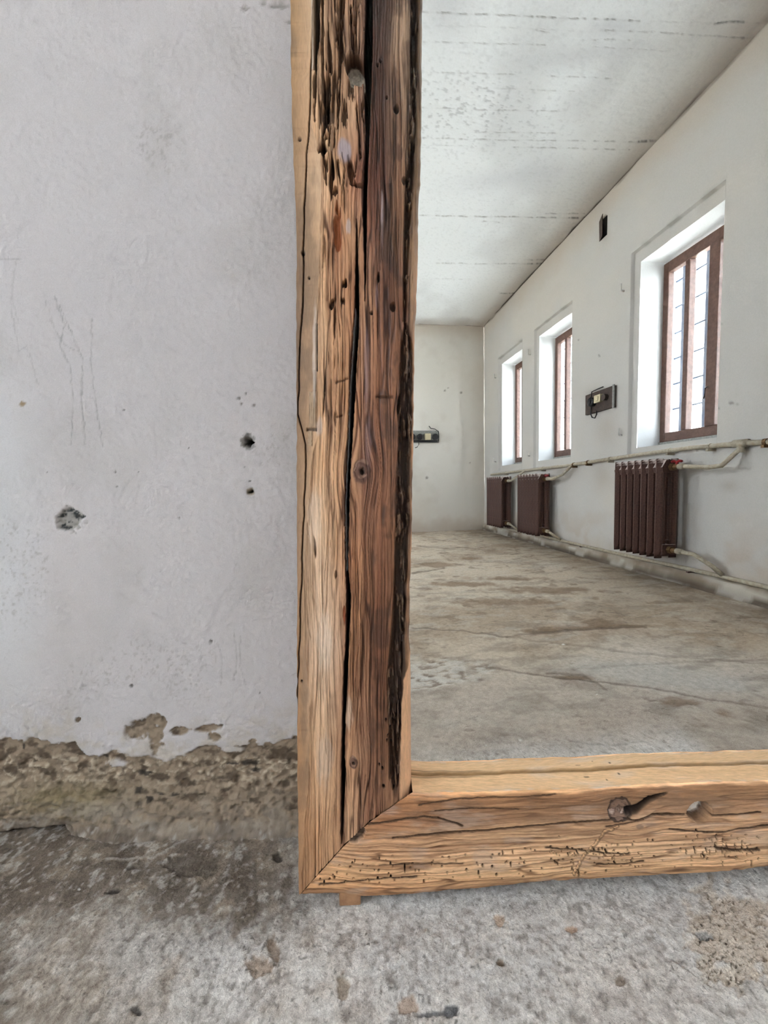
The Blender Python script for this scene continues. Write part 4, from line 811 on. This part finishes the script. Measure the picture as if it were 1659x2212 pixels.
# ---- left timber
miter_x = np.array([640, 650, 740, 800, 888, 900]); miter_y = np.array([1934, 1931, 1830, 1774, 1713, 1708])
rows = np.concatenate([np.linspace(-780, -15, 60), np.linspace(-14, 1640, 1050)])
ncol = 250; s_ = np.linspace(0, 1, ncol)
YT = np.repeat(rows[:, None], ncol, 1); ytop = project(FO+RIGHTW*(aT+s_*wid)[:, None]+UPW*(bT-s_*wid)[:, None])[1]; YT[:60] = ytop[None, :]+np.linspace(0, 1, 60)[:, None]*(-15-ytop)[None, :]; xb = 646+s_*(888-646); ym = np.interp(xb, miter_x, miter_y)
tt = np.linspace(0, 1, 180)[1:]; YB = 1640+tt[:, None]*(ym-1640)[None, :]; GY = np.concatenate([YT, YB]); GX = f_xl(GY)+s_*(f_xr(GY)-f_xl(GY))
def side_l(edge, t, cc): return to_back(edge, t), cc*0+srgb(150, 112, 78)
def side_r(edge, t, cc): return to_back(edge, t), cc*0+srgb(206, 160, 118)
rmid = GY[:, 120]
cap_ok = None
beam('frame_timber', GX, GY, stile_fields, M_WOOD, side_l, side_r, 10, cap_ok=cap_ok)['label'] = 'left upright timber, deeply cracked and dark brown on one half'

# ---- bottom timber
f_yt = lambda x: np.interp(x, [888, 920, 980, 1060, 1130, 1268, 1396, 1480, 1659, 1950], [1712, 1714, 1713, 1711, 1709, 1706, 1695, 1692, 1688, 1680])+1.2*fbm(x/30, x*0, 3, 301)*ss(900, 960, x)
f_yb = lambda x: np.interp(x, [640, 700, 790, 900, 1010, 1130, 1200, 1400, 1520, 1605, 1635, 1659, 1950], [1933, 1930, 1935, 1930, 1920, 1909, 1902, 1891, 1885, 1880, 1873, 1871, 1860])+1.3*fbm(x/24, x*0, 3, 302)
RT_S = np.array([0, .04, .14, .30, .42, .55, .75, .92, 1.0]); RT_X = np.array([640, 820, 950, 1150, 1350, 1550, 2000])
RT = np.array([
 [(196,150,108),(180,130,90),(160,112,76),(150,106,74),(160,120,88),(170,132,98),(184,146,108),(176,136,98),(150,112,80)],
 [(200,152,108),(180,132,92),(150,106,74),(146,104,74),(164,126,94),(172,136,104),(182,146,110),(176,138,102),(150,112,80)],
 [(220,172,126),(170,128,92),(138,102,74),(128,96,72),(156,122,92),(172,138,106),(186,152,118),(178,142,106),(150,114,82)],
 [(224,178,132),(166,126,92),(140,106,78),(128,98,74),(160,128,98),(176,144,112),(188,156,122),(180,146,110),(150,116,84)],
 [(222,180,138),(162,124,92),(134,102,76),(132,102,78),(166,132,102),(180,148,116),(192,160,126),(184,150,114),(156,122,90)],
 [(224,184,144),(160,124,92),(140,108,80),(142,110,84),(172,138,106),(184,150,118),(196,164,130),(188,154,118),(160,126,94)],
 [(224,184,144),(164,128,96),(146,112,84),(150,116,88),(176,142,110),(186,152,118),(196,164,130),(188,154,118),(160,126,94)]], float)
RTL = srgb(*RT.reshape(-1)).reshape(RT.shape)
rng = np.random.RandomState(7)
worms = []
for i in range(150):
    x_ = rng.uniform(690, 1650); lo_ = np.interp(x_, [690, 1000, 1650], [1915, 1905, 1868]); hi_ = np.interp(x_, [690, 760, 1000, 1200, 1650], [1900, 1850, 1845, 1825, 1800])
    worms.append((x_, rng.uniform(hi_, lo_), rng.uniform(1.1, 2.2), rng.uniform(.9, 1.6)*(3.0 if rng.rand() < .12 else 1)))
for i in range(70): worms.append((rng.uniform(1180, 1380), rng.normal(1848, 14), rng.uniform(1.1, 2.0), rng.uniform(.9, 1.5)))
for i in range(40): worms.append((rng.uniform(1480, 1640), rng.normal(1835, 14), rng.uniform(1.1, 2.0), rng.uniform(.9, 3.5)))
def rail_fields(x, y):
    yt, yb = f_yt(x), f_yb(x); yt = np.where(x < 888, np.interp(x, miter_x, miter_y)*0+f_yt(np.full_like(x, 888)), yt)
    s = np.clip((y-yt)/(yb-yt), 0, 1)
    g = y-(yt-1712)*(1-s)-(yb-1930)*s+5*fbm(x/130, y/30, 3, 303)+1.5*vn(x/50, y/9, 304)+9*ss(860, 700, x)*np.sin((y-1800)/60.)
    for kx_, ky_, rx, ry, k_ in [(1343, 1748, 60, 34, .7), (1380, 1788, 30, 16, .5), (772, 1806, 40, 24, .5)]: g = g-(y-ky_)*k_*np.exp(-ell(x, y, kx_, ky_, rx, ry)**2)
    g = g+5*np.exp(-(((x-1330)+(y-1780)*.95)/26)**2)*ss(1740, 1790, y)
    n1 = vn(g/2.2, x/170, 305); n2 = vn(g/4.8, x/260, 306); n3 = vn(g/12, x/300, 307); val = np.clip(.6*ss(.05, .6, n1)+.6*ss(.1, .6, n2), 0, 1)
    c = table(s+.03*vn(x/40, y/12, 308), x, RT_S, RT_X, RTL)
    amp = .6+.4*ss(.35, .6, s); mod = ss(-.35, .35, fbm(x/90, y/18, 3, 330)); cr = np.maximum(ss(.24, .02, np.abs(vn(g/5.5, x/210, 331)))*mod, ss(.2, .02, np.abs(vn(g/9, x/150, 332)+.1*vn(g/3, x/50, 333)))*(.4+.6*(1-mod))); c = c*(1+(.09*n3+.09*fbm(x/110, g/7, 3, 309))[..., None]); c = mixc(c, c*srgb(150, 114, 90), .6*val*amp); c = mixc(c, c*srgb(112, 80, 60), .75*cr*amp); c = c*(1+.12*vn(g/3.4, x/46, 334))[..., None]
    c = mixc(c, srgb(104, 86, 72), .35*ss(.1, .5, fbm(x/60, y/16, 4, 310))*ss(.5, .2, s)); c = mixc(c, srgb(150, 132, 118), .4*ss(.1, .5, fbm(x/70, y/18, 4, 311)))
    ray = .0025*fbm(x/120, y/40, 3, 312)+.007*np.exp(-((s-.22)/.14)**2)*ss(860, 980, x)+.006*ss(.93, 1.0, s)**2
    er = np.clip(.05-s, 0, None)/.05; ray += .004*er*er
    nor = amp*(.0009*val+.0007*ss(0, .6, n3)+.0014*cr)
    for pts, wd, dp in [([(796, 1780), (843, 1776), (880, 1768), (916, 1764), (945, 1767), (999, 1784)], 2.0, .012), ([(849, 1812), (900, 1806), (960, 1800), (1047, 1794), (1130, 1787), (1201, 1780), (1312, 1772), (1340, 1768), (1380, 1773), (1413, 1760), (1477, 1759)], 2.2, .016), ([(1538, 1762), (1590, 1760), (1642, 1754)], 2.0, .014),
                        ([(1447, 1791), (1500, 1797), (1565, 1799), (1589, 1792), (1659, 1784), (1750, 1775)], 1.7, .011), ([(905, 1740), (980, 1728), (1060, 1722), (1130, 1722), (1200, 1716)], .9, .004), ([(940, 1752), (1040, 1745), (1120, 1748)], .8, .003),
                        ([(690, 1912), (760, 1906), (840, 1897), (900, 1895)], 1.0, .003), ([(1290, 1868), (1350, 1866), (1390, 1860)], 1.2, .004), ([(1180, 1832), (1240, 1836), (1300, 1842), (1360, 1846)], 1.2, .004), ([(1310, 1786), (1345, 1782), (1390, 1772)], 1.0, .005), ([(820, 1870), (900, 1868), (1000, 1866)], .8, .002), ([(1550, 1834), (1590, 1838), (1640, 1836)], 2.2, .005)]:
        q = pline(x, y+1.5*fbm(x/12, y/12, 2, 313), pts, 14); k = ss(wd+1.3, wd*.6, q); nor += .45*dp*ss(wd*.9, wd*.2, q); c = mixc(c, srgb(30, 21, 16), .93*k); c = mixc(c, srgb(96, 68, 46), .35*ss(6, 1, q))
    q = pline(x, y+4*fbm(x/9, y/9, 2, 314), [(1240, 1888), (1262, 1850), (1290, 1822), (1305, 1800), (1335, 1785)], 20); k = ss(4, 0, q); nor += .002*k; c = mixc(c, srgb(196, 158, 118), .5*k); c = mixc(c, srgb(70, 50, 34), .7*ss(1.8, .4, np.abs(q-3)))
    # knot and torn hollow
    e_ = ell(x, y, 1340, 1750, 26, 26)+.15*fbm(x/8, y/8, 3, 315); k = ss(1.1, .85, e_); ring = vn(e_*6, np.arctan2(y-1750, x-1341), 316)
    c = mixc(c, srgb(104, 84, 74), .8*k); c = mixc(c, srgb(168, 150, 140), .6*k*ss(.0, .6, ring)*ss(1745, 1760, y)); c = mixc(c, srgb(44, 32, 26), .85*ss(.14, .04, np.abs(e_-.98))); nor += k*(.002+.0015*ring); c = mixc(c, srgb(40, 29, 23), .6*ss(.25, .0, np.abs(ring))*k)
    wq = np.interp(x, [1345, 1375, 1400, 1445], [13, 13, 9, 2]); cq = np.interp(x, [1345, 1375, 1400, 1445], [1756, 1747, 1728, 1712]); k = ss(1.2, .6, np.abs(y-cq)/wq)*ss(1346, 1356, x)*ss(1447, 1435, x); nor += .012*ss(.85, .35, np.abs(y-cq)/wq)*ss(1348, 1360, x)*ss(1445, 1425, x); c = mixc(c, srgb(24, 17, 13), .95*k)
    k = ss(1.1, .5, ell(x, y, 1390, 1758, 32, 7, -22)); nor -= .002*k; c = mixc(c, srgb(176, 144, 116), .4*k)
    k = ss(1.1, .7, ell(x, y, 1383, 1787, 9, 6)); c = mixc(c, srgb(110, 92, 78), .7*k)
    # knot at the mitre
    k = ss(1.15, .75, ell(x, y, 772, 1806, 22, 12, -35)+.3*fbm(x/7, y/7, 3, 317)); nor += .006*k; c = mixc(c, srgb(48, 40, 36), .85*k)
    through = np.zeros(x.shape, bool)
    e_ = ell(x, y, 1512, 1755, 26, 22)+.07*vn(x/6, y/6, 318); c = mixc(c, srgb(120, 92, 66), .5*ss(1.35, 1.0, e_)); k = ss(1.08, .92, e_); nor = nor*(1-k)+(.021+.001*vn(x/7, y/7, 319))*k; c = mixc(c, srgb(80, 62, 50), k); c = mixc(c, srgb(196, 192, 186)*(1+.12*vn(x/4, y/4, 329))[..., None], ss(.95, .88, e_))
    for wx, wy, wr, wa in worms:
        m1 = (np.abs(x-wx) < 6) & (np.abs(y-wy) < 9)
        if m1.any():
            k = np.zeros_like(x); k[m1] = ss(1.5, .7, ell(x[m1], y[m1], wx, wy, wr*.9, wr*wa)); nor += .005*k; c = mixc(c, srgb(26, 18, 12), .92*k)
    gl = .68+0*x
    return c*WSC*1.3, ray, nor, gl, through
nacr = 215; sc = np.linspace(0, 1, nacr)
# columns run across the timber from the top edge to the bottom edge; rows run to the right
xst = np.interp(1712+sc*(1932-1712), miter_y[::-1], miter_x[::-1])+1.2
ta = np.linspace(0, 1, 260)[:-1]; XA = xst[None, :]+ta[:, None]*(1000-xst)[None, :]
XB = np.repeat(np.concatenate([np.linspace(1000, 1680, 450), np.linspace(1690, 2150, 60)])[:, None], nacr, 1); RX = np.concatenate([XA, XB])
f_mt = lambda x: np.where(x < 888, np.interp(x, miter_x, miter_y), f_yt(x))
s0 = sc[None, :]
# across position: on the mitre the timber starts at the diagonal; further right it spans top edge to bottom edge
RY0 = f_yt(np.maximum(RX, 888))+s0*(f_yb(RX)-f_yt(np.maximum(RX, 888)))
dev = (np.interp(xst, miter_x, miter_y)+1-RY0[0])[None, :]*np.clip(1-(RX-xst[None, :])/60, 0, 1)
RYg = RY0+dev
def side_top(edge, t, cc):
    """smooth sawn inner face that runs back to the glass, slightly rising"""
    dist = (DF+T)-((edge-EYE) @ NWLD); bk = dist*t; pd = (edge-EYE) @ NWLD-DF+bk; q = edge+NWLD*bk[:, None]
    x_, y_ = project(edge); wv = .0010*fbm(x_/40, bk*120, 3, 320)
    q = q+np.array([0, 0, 1.0])*((.005*ss(0, .037, bk)+wv-.0030*ss(.0325, .0365, pd)))[:, None]
    cl = np.ones_like(cc)*srgb(232, 192, 148)
    n_ = vn(x_/120, bk*900, 321); cl = mixc(cl, srgb(206, 164, 120), .3*ss(.1, .6, n_)); cl = mixc(cl, srgb(226, 206, 188), .4*ss(.2, .6, fbm(x_/120, bk*60, 3, 322)))
    ck = ss(.0022, .0004, np.abs(pd-.031-.004*vn(x_/150, x_*0, 323)))*ss(1100, 1000, x_); cl = mixc(cl, srgb(120, 90, 60), .7*ck)
    for wx, wb, wr in [(1283, .020, 6), (1356, .021, 3), (1322, .013, 2.0)]:
        cl = mixc(cl, srgb(60, 42, 28), .85*ss(1.3, .6, np.hypot((x_-wx)/wr, (bk-wb)/.0014)))
    cl = mixc(cl, srgb(150, 112, 66), .8*ss(.0325, .0355, pd)); cl = mixc(cl, srgb(226, 216, 208), .5*ss(.006, .0, bk)*ss(.0, .5, fbm(x_/25, x_*0, 3, 324)))
    return q, cl
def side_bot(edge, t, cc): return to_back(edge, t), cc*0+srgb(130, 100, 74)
# 'nside' steps must resolve the visible inner face
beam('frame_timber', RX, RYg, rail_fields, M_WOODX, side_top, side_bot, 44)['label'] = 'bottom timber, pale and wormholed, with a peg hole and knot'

# ---- right and top timbers, outside the picture: simpler, same make
def plain_beam(a0, a1, b0, b1, vertical, label):
    na = 40; nb = 260; ga, gb = (np.linspace(a0, a1, na), np.linspace(b0, b1, nb)) if vertical else (np.linspace(a0, a1, nb), np.linspace(b0, b1, na))
    GA, GB = np.meshgrid(ga, gb, indexing='ij')
    if not vertical: GA, GB = GA.T, GB.T
    w0, w1 = (a0, a1) if vertical else (b0, b1); ac = GA if vertical else GB; alg = GB if vertical else GA
    s = (ac-w0)/(w1-w0); # mitres
    if vertical:
        bl_ = b0+(1-s)*(-.0)+np.where(True, (a1-a0)*(1-s), 0); bh = b1-(a1-a0)*(1-s); t = (GB-b0)/(b1-b0); GB2 = bl_+t*(bh-bl_); GA2 = GA+.002*fbm(GB*9, GA*0, 3, 401)
    else:
        l_ = a0+(b1-b0)*(1-s); h_ = a1-(b1-b0)*(1-s); t = (GA-a0)/(a1-a0); GA2 = l_+t*(h_-l_); GB2 = GB+.002*fbm(GA*9, GB*0, 3, 402)
    base = FO+RIGHTW*GA2[..., None]+UPW*GB2[..., None]
    n1 = vn(ac*700, alg*6, 403); n2 = fbm(ac*60, alg*5, 4, 404); dep = .0008*ss(0, .6, n1)+.003*n2+.008*np.clip(.06-s, 0, 1)/.06+.008*np.clip(s-.94, 0, 1)/.06
    P = base+NWLD*dep[..., None]
    c = np.ones(P.shape)*srgb(170, 128, 92); c = mixc(c, srgb(104, 72, 50), .6*ss(0, .5, n2)); c = mixc(c, srgb(96, 66, 46), .4*ss(0, .6, n1))
    ax_ = 0 if vertical else 1
    if ax_ == 0: P = P.transpose(1, 0, 2); c = c.transpose(1, 0, 2)
    else: P = P.transpose(1, 0, 2); c = c.transpose(1, 0, 2)
    back0 = np.stack([to_back(P[:, 0], t_) for t_ in (1, .5)], 1); back1 = np.stack([to_back(P[:, -1], t_) for t_ in (.5, 1)], 1)
    PP = np.concatenate([back0, P, back1], 1); CC = np.concatenate([c[:, :1], c[:, :1], c, c[:, -1:], c[:, -1:]], 1)
    o = mesh_obj('frame_timber', PP.reshape(-1, 3), gridfaces(PP.shape[0], PP.shape[1], wrap=True), M_WOOD if vertical else M_WOODX, MIR, col=CC.reshape(-1, 3), gloss=np.full(PP.shape[0]*PP.shape[1], .6), smooth=True)
    return o
plain_beam(aR-wid, aR+.0, bB+.02, bT, True, '')
def top_beam():
    # top timber: flipped so its mitres open downwards
    plain_beam(aT, aR, bT-wid, bT, False, '')
top_beam()
# glass
g0 = EYE+NWLD*DG; a_, b_ = aI-.012, bI-.012; a2, b2 = aR-wid+.012, bT-wid+.012
pts = [g0+RIGHTW*a+UPW*b for a, b in ((a_, b_), (a2, b_), (a2, b2), (a_, b2))]
gv = pts+[p+NWLD*.005 for p in pts]
mesh_obj('mirror_glass', np.array(gv), [(0, 1, 2, 3), (7, 6, 5, 4), (0, 4, 5, 1), (1, 5, 6, 2), (2, 6, 7, 3), (3, 7, 4, 0)], M_MIRROR, MIR)

# ---- wooden blocks under the frame
def block(px0, px1, ptop, label, dd=.006):
    pa = on_plane(np.array([px0*1.0]), np.array([1950.0]), NWLD, DF+dd)[0]; pb = on_plane(np.array([px1*1.0]), np.array([1950.0]), NWLD, DF+dd)[0]
    top = ptop; dn = np.array([NWLD[0], NWLD[1], 0]); dn /= np.linalg.norm(dn); vs = []
    for z in (0.0, top):
        for p, k in ((pa, 0), (pb, 0), (pb, 1), (pa, 1)):
            q = p+dn*(.062*k); vs.append((q[0], q[1], z))
    o = mesh_obj('wooden_block', np.array(vs), [(3, 2, 1, 0), (4, 5, 6, 7), (0, 1, 5, 4), (1, 2, 6, 5), (2, 3, 7, 6), (3, 0, 4, 7)], M_BLOCK)
    b = o.modifiers.new('bevel', 'BEVEL'); b.width = .0015; b.segments = 2
    prop(o, label, 'block', 'wooden blocks under the mirror frame')
block(733, 779, .040, 'small wooden block under the left end of the mirror frame')
block(1775, 1830, float(on_plane(np.array([1830.0]), np.array([float(f_yb(np.array(1830.0)))]), NWLD, DF+.02)[0, 2])-.006, 'small wooden block under the right end of the mirror frame')
